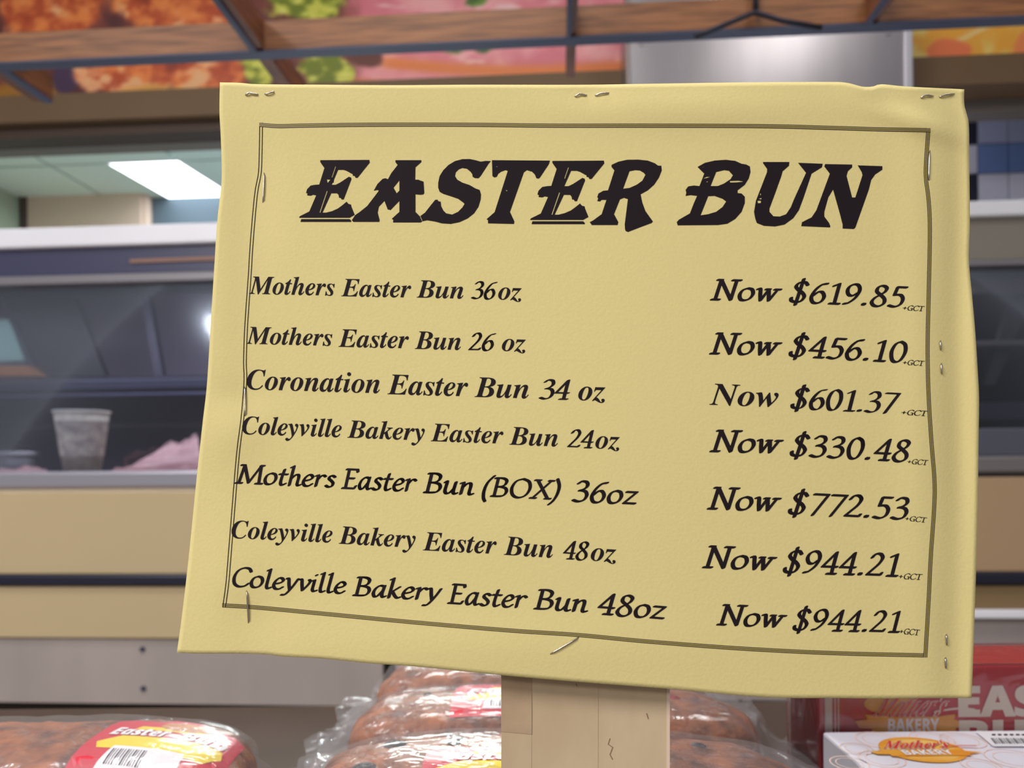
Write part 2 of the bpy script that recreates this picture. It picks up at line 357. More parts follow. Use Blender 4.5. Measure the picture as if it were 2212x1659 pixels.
# food picture banner on the header
def fbm(x, y, s, seed=0): return noise.fractal(Vector((x * s, y * s, seed)), .9, 2.2, 4)
def sm(a, b, x): t = min(max((x - a) / (b - a), 0), 1); return t * t * (3 - 2 * t)
def mix(c, d, t): return tuple(p * (1 - t) + q * t for p, q in zip(c, d))
def ell(x, y, cx, cy, rx, ry, e=.25, n=0):
    d = math.hypot((x - cx) / rx, (y - cy) / ry) + n * fbm(x, y, .02, cx); return 1 - sm(1 - e, 1 + e * .3, d)
def foodpaint(x, y):
    n1, n2, n3 = fbm(x, y, .008, 1), fbm(x, y, .018, 5), fbm(x * .8, y * 1.3, .036, 9)
    c = mix((120, 60, 48), (84, 40, 40), sm(-.3, .4, n1))                       # shadowed plate under the meat
    def chicken(c, cx, cy, rx, ry):
        m = ell(x, y, cx, cy, rx, ry, .18, .22)
        k = mix((176, 72, 34), (226, 128, 62), sm(-.45, .5, n2 + .5 * n3)); k = mix(k, (244, 178, 128), .8 * sm(.12, .7, n1 + .6 * n3)); k = mix(k, (120, 44, 30), .7 * sm(.35, .8, -n2))
        return mix(c, k, m)
    def green(c, cx, cy, rx, ry):
        m = ell(x, y, cx, cy, rx, ry, .2, .35); k = mix((108, 118, 28), (196, 194, 74), sm(-.4, .5, n2 + n3)); k = mix(k, (226, 222, 140), .6 * sm(.3, .8, n3)); return mix(c, k, m)
    c = chicken(c, 110, 10, 118, 88); c = chicken(c, 360, -10, 135, 80); c = chicken(c, 480, 60, 90, 60)
    c = mix(c, (150, 100, 30), ell(x, y, 60, 205, 90, 32, .3, .3)); c = mix(c, (66, 44, 70), ell(x, y, 140, 172, 30, 36, .3, .2))
    c = chicken(c, 270, 165, 115, 48); c = chicken(c, 440, 155, 110, 52); c = mix(c, (206, 156, 66), .8 * ell(x, y, 330, 208, 90, 26, .3, .3))
    if x > 700: 
        k = mix((206, 112, 122), (228, 158, 156), sm(-.5, .5, n1)); k = mix(k, (242, 206, 198), .7 * sm(.25, .7, fbm(x * .35, y * 1.4, .03, 3)))
        edge = 120 + 34 * math.sin((x - 760) / 190) * .5; edge = 134 + (x - 1000) * .00 - 22 * math.exp(-((x - 1010) / 170) ** 2) * -1
        yy = 132 + 22 * math.sin((x - 800) / 250 * 1.2)                           # rind of the front slice
        rim = math.exp(-((y - yy) / 13) ** 2); k2 = mix(k, (214, 118, 58), min(1, rim * 1.2) * sm(790, 850, x))
        lower = sm(yy + 8, yy + 22, y); k2 = mix(k2, (224, 136, 140), lower * .6)
        rim2 = math.exp(-((y - yy - 44) / 7) ** 2); k2 = mix(k2, (206, 122, 76), rim2 * .8)
        c = mix(c, k2, sm(735, 790, x + 20 * n2))
        c = mix(c, (96, 50, 40), ell(x, y, 790, 122, 44, 26, .3, .3))
    c = green(c, 660, 5, 90, 44); c = green(c, 560, 150, 42, 48); c = green(c, 705, 155, 64, 44)
    for a, b, r_ in ((975, 105, 26), (1040, 104, 24), (1030, 2, 26), (1005, 98, 22)):
        c = mix(c, mix((58, 88, 30), (104, 136, 48), sm(-.3, .4, n3)), ell(x, y, a, b, r_, 13, .3, .5))
    if x > 1450:
        k = mix((232, 158, 56), (246, 198, 112), sm(-.4, .5, n1 + n2)); d = (x - 2060) * .5 + (y - 105)
        k = mix(k, (236, 206, 150), .8 * math.exp(-((d + 12) / 6) ** 2)); k = mix(k, (224, 118, 72), ell(x, y, 2050, 112, 52, 32, .2, .2)); k = mix(k, (232, 130, 76), ell(x, y, 2212, 105, 24, 40, .3, .2))
        c = mix(c, k, sm(1450, 1520, x + 30 * n2))
    return tuple(min(.9, q * 1.2) for q in lin([max(0, min(255, q)) for q in c]))
BW = .60
nx, ny = 560, 72
zt, zb = 2.96, loc(200, 207, BW).z
pts, cols = [], []
u0, u1 = loc(-260, 100, BW).x, loc(2500, 100, BW).x
ztv = loc(200, -60, BW).z
for j in range(ny + 1):
    for i in range(nx + 1):
        u = u0 + (u1 - u0) * i / nx; z = zb + (ztv - zb) * j / ny
        p = Vector((u, BW, z)); wp = ORG + XL * u + YL * BW + Vector((0, 0, z)) - CAM
        px = CX + FPX * wp.dot(RT) / wp.y; py = CY - FPX * wp.dot(UP) / wp.y
        pts.append(p); cols.append(foodpaint(px, py))
F = [(j * (nx + 1) + i, j * (nx + 1) + i + 1, (j + 1) * (nx + 1) + i + 1, (j + 1) * (nx + 1) + i) for j in range(ny) for i in range(nx)]
bn = thing('food_banner', 'long printed banner of roast chicken, lettuce and ham above the counter', 'banner'); frame(bn)
pr = mesh('printed_sheet', pts, F, printmat('food_print', .45), bn); paint(pr, np.array(cols))
box('backing_panel', (u0, BW + .002, zb), (u1, BW + .05, ztv), mat('banner_backing', (90, 70, 55)), bn)
box('edge_trim', (u0, BW - .012, zb - .008), (u1, BW + .05, zb), SOFFITD, bn)

# soffit boards under the banner
s1 = frame(mesh('trim_1', *join([(boxv((u0, BW - .04, loc(200, 258, BW - .04).z), (u1, BW + .055, zb - .010)), BOXF)]), SOFFIT)); struct(s1)
s2 = frame(box('trim_2', (u0, BW - .01, loc(200, 296, BW).z), (loc(1330, 200, BW).x, BW + .055, loc(200, 266, BW).z), SOFFITD)); struct(s2)

# ---- wooden lattice above the counter
tr = thing('wooden_trellis', 'brown stained wooden lattice of one beam and crossing rafters overhead', 'trellis'); frame(tr)
W0 = -.05; zbm = loc(1106, 84, W0).z; hb = 66 / FPX * (1.6 + W0)
ub0, ub1 = loc(-300, 100, W0).x, loc(2550, 100, W0).x
box('beam', (ub0, W0, zbm), (ub1, W0 + .03, zbm + hb), WOOD, tr, .002)
box('beam_underside', (ub0, W0 - .001, zbm - .003), (ub1, W0 + .031, zbm), BLUEM, tr)  # strip coloured as the beam's shaded underside
for px, py, w_, back in ((520, 60, .030, .26), (1236, 40, .021, .12), (1905, 20, .026, .0)):
    u = loc(px, py, W0).x
    # a rafter runs straight into the depth at this height, notched over the beam
    r = ray(px, py); q = locz(px, py, zbm - .001)
    box('rafter', (q.x - w_ / 2, -.45, zbm + .002), (q.x + w_ / 2, W0, zbm + hb * .98), WOODL, tr, .0015)
    if back > .05: box('rafter', (q.x - w_ / 2, W0 + .03, zbm + .002), (q.x + w_ / 2, back, zbm + hb * .98), WOODL, tr, .0015)
    box('rafter_underside', (q.x - w_ / 2, -.45, zbm - .003), (q.x - w_ / 2 + w_ * .45, W0 - .002, zbm + .002), BLUEM, tr)  # strip coloured as the rafter's shaded underside
q = locz(60, 195, zbm)
box('rafter', (q.x - .03, W0 + .03, zbm + .002), (q.x + .02, .13, zbm + hb * .98), WOODL, tr, .0015)
box('rafter_underside', (q.x + .0, W0 + .032, zbm - .003), (q.x + .02, .128, zbm + .002), BLUEM, tr)  # same painted underside shade on the far left rafter
# wire hanger on the beam
hg = frame(mesh('wire_hanger', *join([tube([loc(1632, -60, W0 - .012), loc(1632, 26, W0 - .012)], .006), tube([loc(1500, 80, W0 - .02), loc(1560, 56, W0 - .022), loc(1630, 27, W0 - .018), loc(1690, 45, W0 - .022), loc(1775, 60, W0 - .02)], .0055)]),
    mat('dark_wire', (50, 50, 60), .5, .5), smooth=True)); tag(hg, 'dark forked wire hanger hooked over the wooden beam above the steel hood', 'hanger')

# ---- stainless hood
hd = thing('steel_hood', 'stainless steel hood box hanging below the right of the wooden beam', 'hood'); frame(hd)
HW = .42
hx0, hx1, hx2 = loc(1352, 120, HW).x, loc(1944, 120, HW).x, loc(1969, 120, HW).x
hz0, hz1 = loc(1660, 345, HW).z, loc(1660, -40, HW).z
box('body', (hx0, HW, hz0), (hx2, .582, hz1), STEEL, hd, .003)
box('front_sheet', (hx0 + .014, HW - .004, hz0 + .01), (hx1, HW, hz1 - .01), STEEL, hd, .002)
box('corner_strip', (hx1 + .006, HW - .010, hz0), (hx2, HW, hz1), mat('pale_steel', (206, 202, 208), .35, .7), hd, .004)
box('bottom_rim', (hx0, HW - .008, hz0 - .012), (hx2, .582, hz0), STEELD, hd, .003)
box('corner_strip', (hx0, HW - .006, hz0), (hx0 + .011, HW, hz1), STEELD, hd, .002)
rv = []
for px, py in ((1385, 92), (1385, 250), (1920, 70), (1920, 250)):
    p = loc(px, py, HW - .006)
    rv.append(tube([p + Vector((0, .003, 0)), p + Vector((0, -.002, 0))], .007, 12))
for v, f in rv: mesh('rivet', v, f, STEEL, hd)

# ================================================================ counters with glass fronts
def case(name, label, x0, x1, ref, rows, body, low, side):
    t = thing(name, label, 'display case'); frame(t)
    U0, U1 = loc(x0, 1000, 0).x, loc(x1, 1000, 0).x
    Z = lambda y, w=0: loc(ref, y, w).z
    B = lambda n, w0, w1, y0, y1, m, bv=.002: box(n, (U0, w0, Z(y1, w0)), (U1, w1, Z(y0, w0)), m, t, bv)
    r = rows
    B('top_rail', .17, .30, r['top0'], r['top1'], WHITE, .006)
    B('upper_band', .185, .22, r['top1'], r['mid0'], r['bandm'], 0)
    B('glass_rail', .16, .19, r['mid0'], r['mid1'], GREYF, .004)
    zt, zb_ = Z(r['mid1'], .165) + .005, Z(r['lip0'], .0) + .0
    V = [(U0 + .01, .012, zb_), (U1 - .01, .012, zb_), (U1 - .01, .018, zb_), (U0 + .01, .018, zb_)]
    n = 8; VV, FF = [], []
    for k in range(n + 1):                                   # gently bowed pane, leaning back
        s = k / n; w = .012 + .155 * s; z = zb_ + (zt - zb_) * s
        VV += [(U0 + .008, w, z), (U1 - .008, w, z), (U1 - .008, w + .006, z - .001), (U0 + .008, w + .006, z - .001)]
    for k in range(n):
        a = 4 * k; FF += [(a, a + 1, a + 5, a + 4), (a + 1, a + 2, a + 6, a + 5), (a + 2, a + 3, a + 7, a + 6), (a + 3, a, a + 4, a + 7)]
    FF += [(3, 2, 1, 0), (4 * n, 4 * n + 1, 4 * n + 2, 4 * n + 3)]
    g = mesh('glass_front', VV, FF, GLASS, t)
    B('lip', -.012, .03, r['lip0'], r['lip1'], r['lipm'], .006)
    B('lip_line', -.002, .02, r['lip1'], r['lip1'] + 8, r['linem'], 0)  # narrow line below the lip, pale on one counter, dark on the other
    B('front_panel', -.006, .05, r['lip1'] + 8, r['bump0'], body, .003)
    B('bumper', -.018, .02, r['bump0'], r['bump1'], NAVY, .006)
    B('lower_panel', -.006, .05, r['bump1'], r['low1'], low, .003)
    if 'strip1' in r: B('kick_strip', -.016, .03, r['low1'], r['strip1'], WHITE, .003)
    ky = r.get('strip1', r['low1'])
    kp = B('kick_plate', .004, .03, ky, 1520, STEELP, .002)
    zk = Z(1520, .004)
    box('plinth', (U0, .06, 0), (U1, .6, zk), mat('dark_plinth', (40, 30, 26), .7), t)
    box('deck', (U0 + .01, .03, Z(r['lip0'], 0) - .04), (U1 - .01, .80, Z(r['lip0'], 0) - .012), STEELD, t)
    box('carcass', (U0, .05, zk), (U1, .8, Z(r['lip0'], 0) - .04), DARK, t)
    box('back_panel', (U0, .76, Z(r['lip0'], 0) - .012), (U1, .80, Z(r['top0'], .17) - .02), side, t)
    box('roof_panel', (U0, .2, Z(r['top0'], .17) - .03), (U1, .8, Z(r['top0'], .17)-.004), mat('case_roof', (70, 70, 84), .5), t)
    for u in (U0, U1 - .012): box('end_panel', (u, .17, Z(r['lip0'], 0) - .012), (u + .012, .78, Z(r['top1'], .17)), mat('end_wall', (46, 44, 60), .5), t)
    return t, U0, U1, Z
ROWL = dict(top0=487, top1=531, mid0=592, mid1=612, lip0=1018, lip1=1054, bump0=1241, bump1=1266, low1=1379, bandm=mat('slate_band', (66, 66, 92), .35), lipm=mat('steel_lip', (176, 172, 182), .3, .6), linem=mat('pale_line', (206, 190, 168), .5))
DL, LU0, LU1, ZL = case('display_case', 'glass-fronted deli counter at the left with a beige front and steel kick plate', -700, 822, 200, ROWL, BEIGE, BEIGE, mat('case_back_dark', (128, 118, 134), .6))
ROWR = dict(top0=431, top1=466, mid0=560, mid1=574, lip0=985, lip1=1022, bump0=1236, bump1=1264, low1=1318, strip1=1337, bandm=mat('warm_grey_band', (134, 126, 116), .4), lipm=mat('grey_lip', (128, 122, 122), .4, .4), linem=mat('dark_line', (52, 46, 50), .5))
DR, RU0, RU1, ZR = case('display_case', 'glass-fronted deli counter at the right with a tan front and white kick strip', 850, 2560, 2160, ROWR, BEIGE2, mat('olive_panel', (134, 110, 76), .5), mat('case_back_grey', (104, 98, 98), .6))
box('gap_shade', (LU1 - .004, .02, ZL(1520)), (LU1 + .008, .06, ZL(1040)), DARK, DL)  # black strip painting the shade in the gap between the counters
# inside the left case
def slab(name, P, w, d, m, parent):
    V = [loc(x, y, w) for x, y in P]; n = len(V); V2 = [v + Vector((0, d, 0)) for v in V]
    return mesh(name, V + V2, [tuple(range(n))[::-1], tuple(range(n, 2 * n))] + [(i, (i + 1) % n, n + (i + 1) % n, n + i) for i in range(n)], m, parent)
slab('shelf_bracket', [(5, 640), (160, 640), (228, 812), (85, 812)], .42, .02, mat('bracket_black', (12, 10, 20), .6), DL)
slab('shelf_bracket', [(300, 618), (318, 618), (352, 812), (334, 812)], .44, .02, mat('bracket_grey', (46, 44, 60), .6), DL)
slab('price_card', [(-60, 690), (18, 690), (52, 778), (-60, 784)], .40, .006, mat('teal_card', (104, 132, 126), .6), DL)
slab('shelf_edge', [(-100, 788), (60, 790), (90, 812), (-100, 812)], .38, .03, mat('orange_brown_edge', (130, 86, 48), .6), DL)
slab('upper_shelf_edge', [(280, 560), (470, 553), (820, 545), (820, 552), (470, 562), (280, 568)], .181, .002, mat('copper_line', (140, 104, 90), .5), DL)
box('shelf', (LU0 + .02, .30, ZL(824, .3)), (LU1 - .02, .74, ZL(814, .3)), mat('dark_shelf', (40, 38, 52), .5), DL)
box('shelf_rail', (LU0 + .02, .27, ZL(842, .27)), (LU1 - .02, .30, ZL(820, .27)), DARKGREY, DL, .004)
box('shelf_rail', (LU0 + .02, .255, ZL(856, .255)), (LU1 - .02, .268, ZL(850, .255)), mat('light_rail', (98, 98, 124), .3, .4), DL, .002)
box('price_rail', (LU0 + .02, .5, ZL(924, .5)), (LU1 - .02, .51, ZL(918, .5)), mat('rail_grey', (110, 104, 106), .4), DL)
def casefill(x, y, z, p, sx=1.6):  # added fill light inside a counter, no fitting modelled
    l = lamp('case_fill', ORG + XL * x + YL * y + Vector((0, 0, z)), ORG + XL * x + YL * (y + .45) + Vector((0, 0, z - 1)), sx, .04, p, (.92, .94, 1)); l.rotation_euler.z -= 0; return l
casefill((LU0 + LU1) / 2, .25, ZL(612, .2) - .03, 5, 1.6)
casefill((RU0 + RU1) / 2, .25, ZR(574, .2) - .03, 6.0, 1.0)
# inside the right case
slab('shelf_strut', [(2186, 640), (2212, 618), (2240, 618), (2150, 830), (2128, 830)], .3, .02, mat('strut_black', (40, 34, 36), .6), DR)
slab('shelf_strut', [(2250, 640), (2262, 640), (2262, 830), (2250, 830)], .3, .02, mat('strut_black', (40, 34, 36), .6), DR)
box('shelf_rail', (RU0 + .02, .26, ZR(632, .26)), (RU1 - .02, .28, ZR(600, .26)), mat('rail_brown', (96, 84, 82), .5), DR, .003)
box('shelf', (RU0 + .02, .26, ZR(745, .26)), (RU1 - .02, .74, ZR(735, .26)), mat('rail_brown2', (88, 80, 80), .5), DR)
box('shelf_rail', (RU0 + .02, .2, ZR(905, .2)), (RU1 - .02, .22, ZR(870, .2)), mat('rail_dark', (34, 32, 40), .5), DR, .003)
box('tray', (RU0 + .02, .12, ZR(985, .12)), (RU1 - .02, .6, ZR(925, .12)), mat('tray_grey', (118, 114, 114), .45), DR, .004)

# paper cup, crumpled papers, little tub on the left deck
DZ = ZL(1018, 0) - .012
def revolve(prof, n=32):
    V, F = [], []
    for r_, z in prof: V += [(r_ * math.cos(2 * math.pi * k / n), r_ * math.sin(2 * math.pi * k / n), z) for k in range(n)]
    for i in range(len(prof) - 1): F += [(i * n + k, i * n + (k + 1) % n, (i + 1) * n + (k + 1) % n, (i + 1) * n + k) for k in range(n)]
    return V, F
def deckpt(px, w): return ORG + XL * loc(px, 1000, w).x + YL * w + Vector((0, 0, DZ))
cw = .16; sc_ = (1.6 + cw) / FPX
hcup = loc(178, 892, cw).z - DZ
cup = thing('paper_cup', 'tall off-white paper cup standing on the deck of the left deli counter', 'cup', deckpt(178, cw))
mesh('cup_body', *revolve([(.0, .002), (.038 * 1, .002), (.040, .0), (.061, hcup), (.057, hcup), (.037, .006), (.0, .006)]), mat('cup_paper', (208, 200, 184), .7, rgb2=(180, 168, 150), noise_scale=60), cup, True)
mesh('rim', *revolve([(.060, hcup - .003), (.0645, hcup), (.0635, hcup + .004), (.058, hcup + .004), (.057, hcup - .002)]), mat('cup_rim', (222, 214, 200), .6), cup, True)
mesh('printed_band', *revolve([(.0475, hcup * .32), (.0585, hcup * .86)]), mat('cup_print', (206, 196, 178), .7, rgb2=(150, 138, 132), noise_scale=45, detail=2), cup, True)
def sheet(name, P, label, cat, m, amp=.012, seed=0, rise=.0):
    """a crumpled sheet of thick paper lying on the deck: P are photo points (x, depth, height)"""
    n = 16; V, F = [], []
    (a, b, c, d) = [ORG + XL * loc(x, 1000, w).x + YL * w + Vector((0, 0, DZ + h)) for x, w, h in P]
    o0 = (a + b + c + d) / 4; o0.z = DZ
    for s in (0, 1):
        for j in range(n + 1):
            for i in range(n + 1):
                u, v = i / n, j / n; p = (a * (1 - u) + b * u) * (1 - v) + (d * (1 - u) + c * u) * v
                nz = noise.turbulence(Vector((u * 3, v * 3, seed)), 3, False)
                p = p - o0 + Vector((0, 0, amp * nz + s * .0012 + .0012)); V.append(p)
    q = (n + 1) ** 2
    for j in range(n):
        for i in range(n):
            k = j * (n + 1) + i; F += [(k, k + n + 1, k + n + 2, k + 1), (q + k, q + k + 1, q + k + n + 2, q + k + n + 1)]
    for i in range(n):
        for k, k2 in ((i, i + 1), (n * (n + 1) + i + 1, n * (n + 1) + i), ((i + 1) * (n + 1), i * (n + 1)), (i * (n + 1) + n, (i + 1) * (n + 1) + n)): F.append((k, k2, q + k2, q + k))
    o = mesh(name, V, F, m); o.location = o0; return tag(o, label, cat)
PINK = mat('pink_wrap_paper', (206, 168, 166), .7, rgb2=(178, 132, 132), noise_scale=16, stretch=(1, 1, 5))
sheet('wrapping_paper', [(255, .10, .0), (440, .10, .01), (425, .28, .105), (300, .26, .03)], 'pale pink wrapping paper crumpled to a peak right of the paper cup', 'paper', PINK, .02, 3)
sheet('wrapping_paper', [(235, .06, .0), (560, .06, .0), (540, .12, .03), (250, .12, .018)], 'flat crumpled strip of pink paper lying in front of the paper cup base', 'paper', mat('rose_paper', (190, 142, 138), .7, rgb2=(150, 104, 106), noise_scale=14), .012, 8)
sheet('wrapping_paper', [(265, .32, .0), (400, .32, .02), (380, .42, .085), (270, .42, .05)], 'darker reddish paper behind the pink peak in the left counter', 'paper', mat('dark_rose_paper', (128, 88, 90), .7, rgb2=(90, 62, 66), noise_scale=20), .02, 12)
sheet('wrapping_paper', [(-60, .05, .0), (110, .05, .0), (90, .12, .016), (-60, .12, .02)], 'pink paper scrap at the far left end of the counter deck', 'paper', PINK, .012, 17)
tb = thing('plastic_tub', 'small grey lidded tub left of the paper cup in the counter', 'tub', deckpt(38, .26))
mesh('tub_body', *revolve([(0, .001), (.035, .001), (.045, .052), (.0, .052)]), mat('tub_grey', (118, 114, 120), .5), tb, True)
mesh('lid', *revolve([(0, .052), (.049, .052), (.049, .060), (.040, .064), (0, .064)]), mat('tub_lid', (160, 156, 160), .4), tb, True)
# kick plate screws
for px, py in ((308, 1402), (310, 1487)):
    p = loc(px, py, .003); mesh('screw', *tube([p + Vector((0, .001, 0)), p + Vector((0, -.004, 0))], .0055, 10), DARKGREY, DL)

# ================================================================ display table
TZ = .885
TE = at(300, 1527, 1); te = (TZ - CAM.z) / (TE.z - CAM.z)
tab = thing('display_table', 'dark brown laminate table under the wrapped buns', 'table', (0, .36, 0))
box('table_top', (-.75, -.26, TZ - .03), (.75, te - .36, TZ), TABLE, tab, .003)
box('apron', (-.70, -.22, TZ - .12), (.70, te - .40, TZ - .03), SOFFITD, tab)
for sx in (-.66, .66):
    for sy in (-.19, te - .43): box('leg', (sx - .025, sy - .025, 0), (sx + .025, sy + .025, TZ - .12), SOFFITD, tab, .003)

# ================================================================ the sign
S0 = np.array([at(475, 178, .28596), at(2083, 192, .26985), at(2100, 1508, .25231), at(382, 1410, .26858)])
s_c = Vector(S0.mean(0)); nn = np.linalg.svd(S0 - S0.mean(0))[2][2]; s_n = Vector(nn) * (-1 if nn[1] > 0 else 1)     # faces the viewer
def relief(px, py):
    g = lambda cx, cy, sx, sy, a=0: math.exp(-(((px - cx) * math.cos(a) + (py - cy) * math.sin(a)) / sx) ** 2 - ((-(px - cx) * math.sin(a) + (py - cy) * math.cos(a)) / sy) ** 2)
    d = .0016 * g(1480, 235, 300, 45) + .0006 * g(760, 240, 220, 60) - .0008 * g(1280, 195, 50, 30)
    d += .0022 * g(1975, 262, 120, 26, .32) - .0012 * g(2040, 205, 70, 30) + .0012 * g(1860, 190, 50, 22, .3)
    d += .0012 * g(1990, 760, 50, 700) - .0016 * g(2072, 760, 30, 620) + .0006 * g(2110, 700, 20, 400) - .0010 * g(2062, 1400, 36, 150) + .0004 * math.sin(py / 95) * g(2085, 700, 30, 600)
    d += .0010 * g(470, 620, 50, 260) - .0009 * g(545, 430, 60, 130) + .0013 * g(500, 930, 70, 70) - .0008 * g(520, 860, 60, 40)
    d += .0012 * g(480, 1270, 90, 130) - .0006 * g(560, 1330, 70, 60) + .0010 * g(1000, 1400, 500, 70)
    d -= .006 * (max(px - 1300, 0) / 800) ** 2
    d += .0009 * g(1250, 900, 500, 450) + .0004 * math.sin(px / 260 + py / 410)
    return d
def sheetpt(px, py, lift=0.0):
    r = ray(px, py); t = (s_c - CAM).dot(s_n) / r.dot(s_n)
    return CAM + r * (t - (relief(px, py) + lift) / -r.dot(s_n))
sign = thing('price_sign', 'yellow paper price sign stapled to a board on a taped post', 'sign', (sheetpt(1266, 1600).x, .27, TZ))
so = Vector(sign.location)
def spline(P, n):
    P = np.array(P, float); d = np.concatenate([[0], np.cumsum(np.hypot(*np.diff(P, axis=0).T))]); d /= d[-1]
    t = np.linspace(0, 1, n); return np.stack([np.interp(t, d, P[:, 0]), np.interp(t, d, P[:, 1])], 1)
def smoothline(P, n):
    Q = np.array(crom([tuple(p) for p in P], 8)); return spline(Q, n)
NX, NY = 180, 140
top = smoothline([(475, 178), (520, 179), (560, 182), (700, 183), (850, 184), (1000, 183), (1100, 183), (1270, 183), (1400, 181), (1600, 178), (1790, 177), (1830, 179), (1862, 187), (1885, 187), (1905, 182), (1960, 187), (2083, 193)], NX + 1)
bot = smoothline([(382, 1410), (430, 1412), (520, 1412), (580, 1414), (610, 1418), (700, 1423), (800, 1433), (900, 1440), (1078, 1458), (1250, 1473), (1457, 1489), (1550, 1498), (1650, 1506), (1720, 1508), (1800, 1508), (1900, 1509), (2000, 1508), (2099, 1508)], NX + 1)
lef = smoothline([(475, 178), (474, 240), (477, 300), (479, 370), (477, 410), (469, 480), (462, 590), (455, 700), (447, 830), (438, 910), (425, 1030), (408, 1200), (393, 1330), (382, 1410)], NY + 1)
rig = smoothline([(2083, 193), (2083, 225), (2088, 245), (2093, 270), (2094, 350), (2095, 480), (2093, 560), (2100, 640), (2107, 720), (2112, 800), (2115, 860), (2114, 950), (2112, 1100), (2108, 1250), (2103, 1400), (2099, 1508)], NY + 1)
V = []
for j in range(NY + 1):
    v = j / NY
    for i in range(NX + 1):
        u = i / NX
        p = (1 - v) * top[i] + v * bot[i] + (1 - u) * lef[j] + u * rig[j] - ((1 - u) * (1 - v) * top[0] + u * (1 - v) * top[-1] + (1 - u) * v * bot[0] + u * v * bot[-1])
        V.append(sheetpt(*p) - so)
nf = len(V); V += [p - s_n * .00012 for p in V]
F = []; K = NX + 1
for j in range(NY):
    for i in range(NX):
        k = j * K + i; F += [(k, k + K, k + K + 1, k + 1), (nf + k, nf + k + 1, nf + k + K + 1, nf + k + K)]
for i in range(NX): F += [(i, i + 1, nf + i + 1, nf + i), (NY * K + i + 1, NY * K + i, nf + NY * K + i, nf + NY * K + i + 1)]
for j in range(NY): F += [((j + 1) * K, j * K, nf + j * K, nf + (j + 1) * K), (j * K + NX, (j + 1) * K + NX, nf + (j + 1) * K + NX, nf + j * K + NX)]
paper = mesh('paper', V, F, PAPER, sign, True); paper['label'] = 'bright yellow sheet with printed bun prices'
INKL = .00010
def on_sheet(name, P, F, m, L=26):
    P, F = refine(P, F, L)
    return mesh(name, [sheetpt(x, y, INKL) - so for x, y in P], F, m, paper)
def place(VF, x0, y0, x1, y1, h0, h1, lean=.06):
    V, F = VF; out = []
    for x, y in V:
        h = h0 + (h1 - h0) * x; bx = x0 + (x1 - x0) * x; by = y0 + (y1 - y0) * x
        out.append((bx, by - y * h))
    return out, F
def words(name, L):
    for nm, q in (('item_text', [w for w in L if w[1] < 1500]), ('price_text', [w for w in L if w[1] > 1500])):
        P, F = join([place(*w) for w in q]); on_sheet(nm, P, F, INK)
def BI(s): return fonttext(s, 'bi')
def num(s):
    """digits (upright in the font) slanted, letters already slanted"""
    parts, run = [], ''
    out = []
    for c in s:
        k = c.isalpha()
        if out and out[-1][1] == k: out[-1][0] += c
        else: out.append([c, k])
    return chars([(a, 'bi', 0 if k else .24, .05) for a, k in out])
def dollars(s):
    V, F = chars([('S', 'bi', 0, .06), (s, 'bi', .24, 0)]); w = V[:, 0]
    k = len(V); sx = .085; bar = np.array([(sx - .004, -.1), (sx + .006, -.1), (sx + .045, 1.1), (sx + .035, 1.1)])
    return np.concatenate([V, bar]), F + [(k, k + 1, k + 2, k + 3)]
NB = nibtext
def ND(s): return nibtext(s, .17, .055, 24, .2, .04)
words('price_row', [(BI('Mothers'), 538, 634.5, 723, 638.5, 37.5, 37.5), (BI('Easter'), 737, 639.7, 888, 642.5, 37.5, 37.5), (BI('Bun'), 900, 642.5, 1001, 645, 37.5, 37.5), (ND('36'), 1017, 645, 1075, 646.5, 38, 38), (BI('oz'), 1076, 646.5, 1127, 648, 38, 38),
    (NB('Now'), 1533, 647.6, 1690.5, 650.8, 45, 44), (NB('$619.85'), 1704, 652.1, 1963, 664.4, 45.5, 45.5), (NB('+GCT'), 1950, 669.2, 1998, 672.3, 10.5, 10.5)])
words('price_row', [(BI('Mothers'), 532, 742.3, 717.7, 747, 36.5, 37), (BI('Easter'), 731, 749, 883, 752.3, 38, 38), (BI('Bun'), 896, 753.5, 995.4, 755.8, 38, 38), (ND('26'), 1011, 756.6, 1072, 757.4, 38, 38), (BI('oz'), 1084, 757.6, 1136, 759, 38, 38),
    (NB('Now'), 1531, 764.3, 1690.5, 767.5, 46, 45), (NB('$456.10'), 1703, 769.3, 1961, 784, 46, 46), (NB('+GCT'), 1950, 787, 1998, 790.5, 10.5, 10.5)])
words('price_row', [(BI('Coronation'), 533, 840.6, 820.4, 849.3, 42, 42.5), (BI('Easter'), 837, 851.3, 1011, 856, 42.6, 42.6), (BI('Bun'), 1025, 857.3, 1142, 860.5, 42.6, 42.6), (ND('34'), 1163, 861.7, 1232, 863.3, 43, 43), (BI('oz'), 1249, 864, 1308, 865.6, 43, 43),
    (BI('Now'), 1532.4, 874.2, 1682, 878.9, 46, 44), (ND('$601.37'), 1707, 882, 1947, 894, 46, 46), (NB('+GCT'), 1947, 895, 2005, 899, 11, 11)])
words('price_row', [(BI('Coleyville'), 523, 937.4, 738, 944.5, 37.8, 37.8), (BI('Bakery'), 750, 945.3, 917.5, 951.5, 37.5, 37.5), (BI('Easter'), 930.4, 952.8, 1087.3, 958.2, 38, 38), (BI('Bun'), 1100, 960.3, 1205, 964.4, 38.5, 38.5), (ND('24'), 1224.5, 966, 1283, 968.3, 39, 39), (BI('oz'), 1286, 968.3, 1339, 970.3, 39, 39),
    (NB('Now'), 1531.7, 975.3, 1693.7, 978.7, 47, 46), (NB('$330.48'), 1705.5, 984.4, 1968, 997.8, 47, 47), (NB('+GCT'), 1960, 1001, 2006, 1004.9, 10.5, 10.5)])
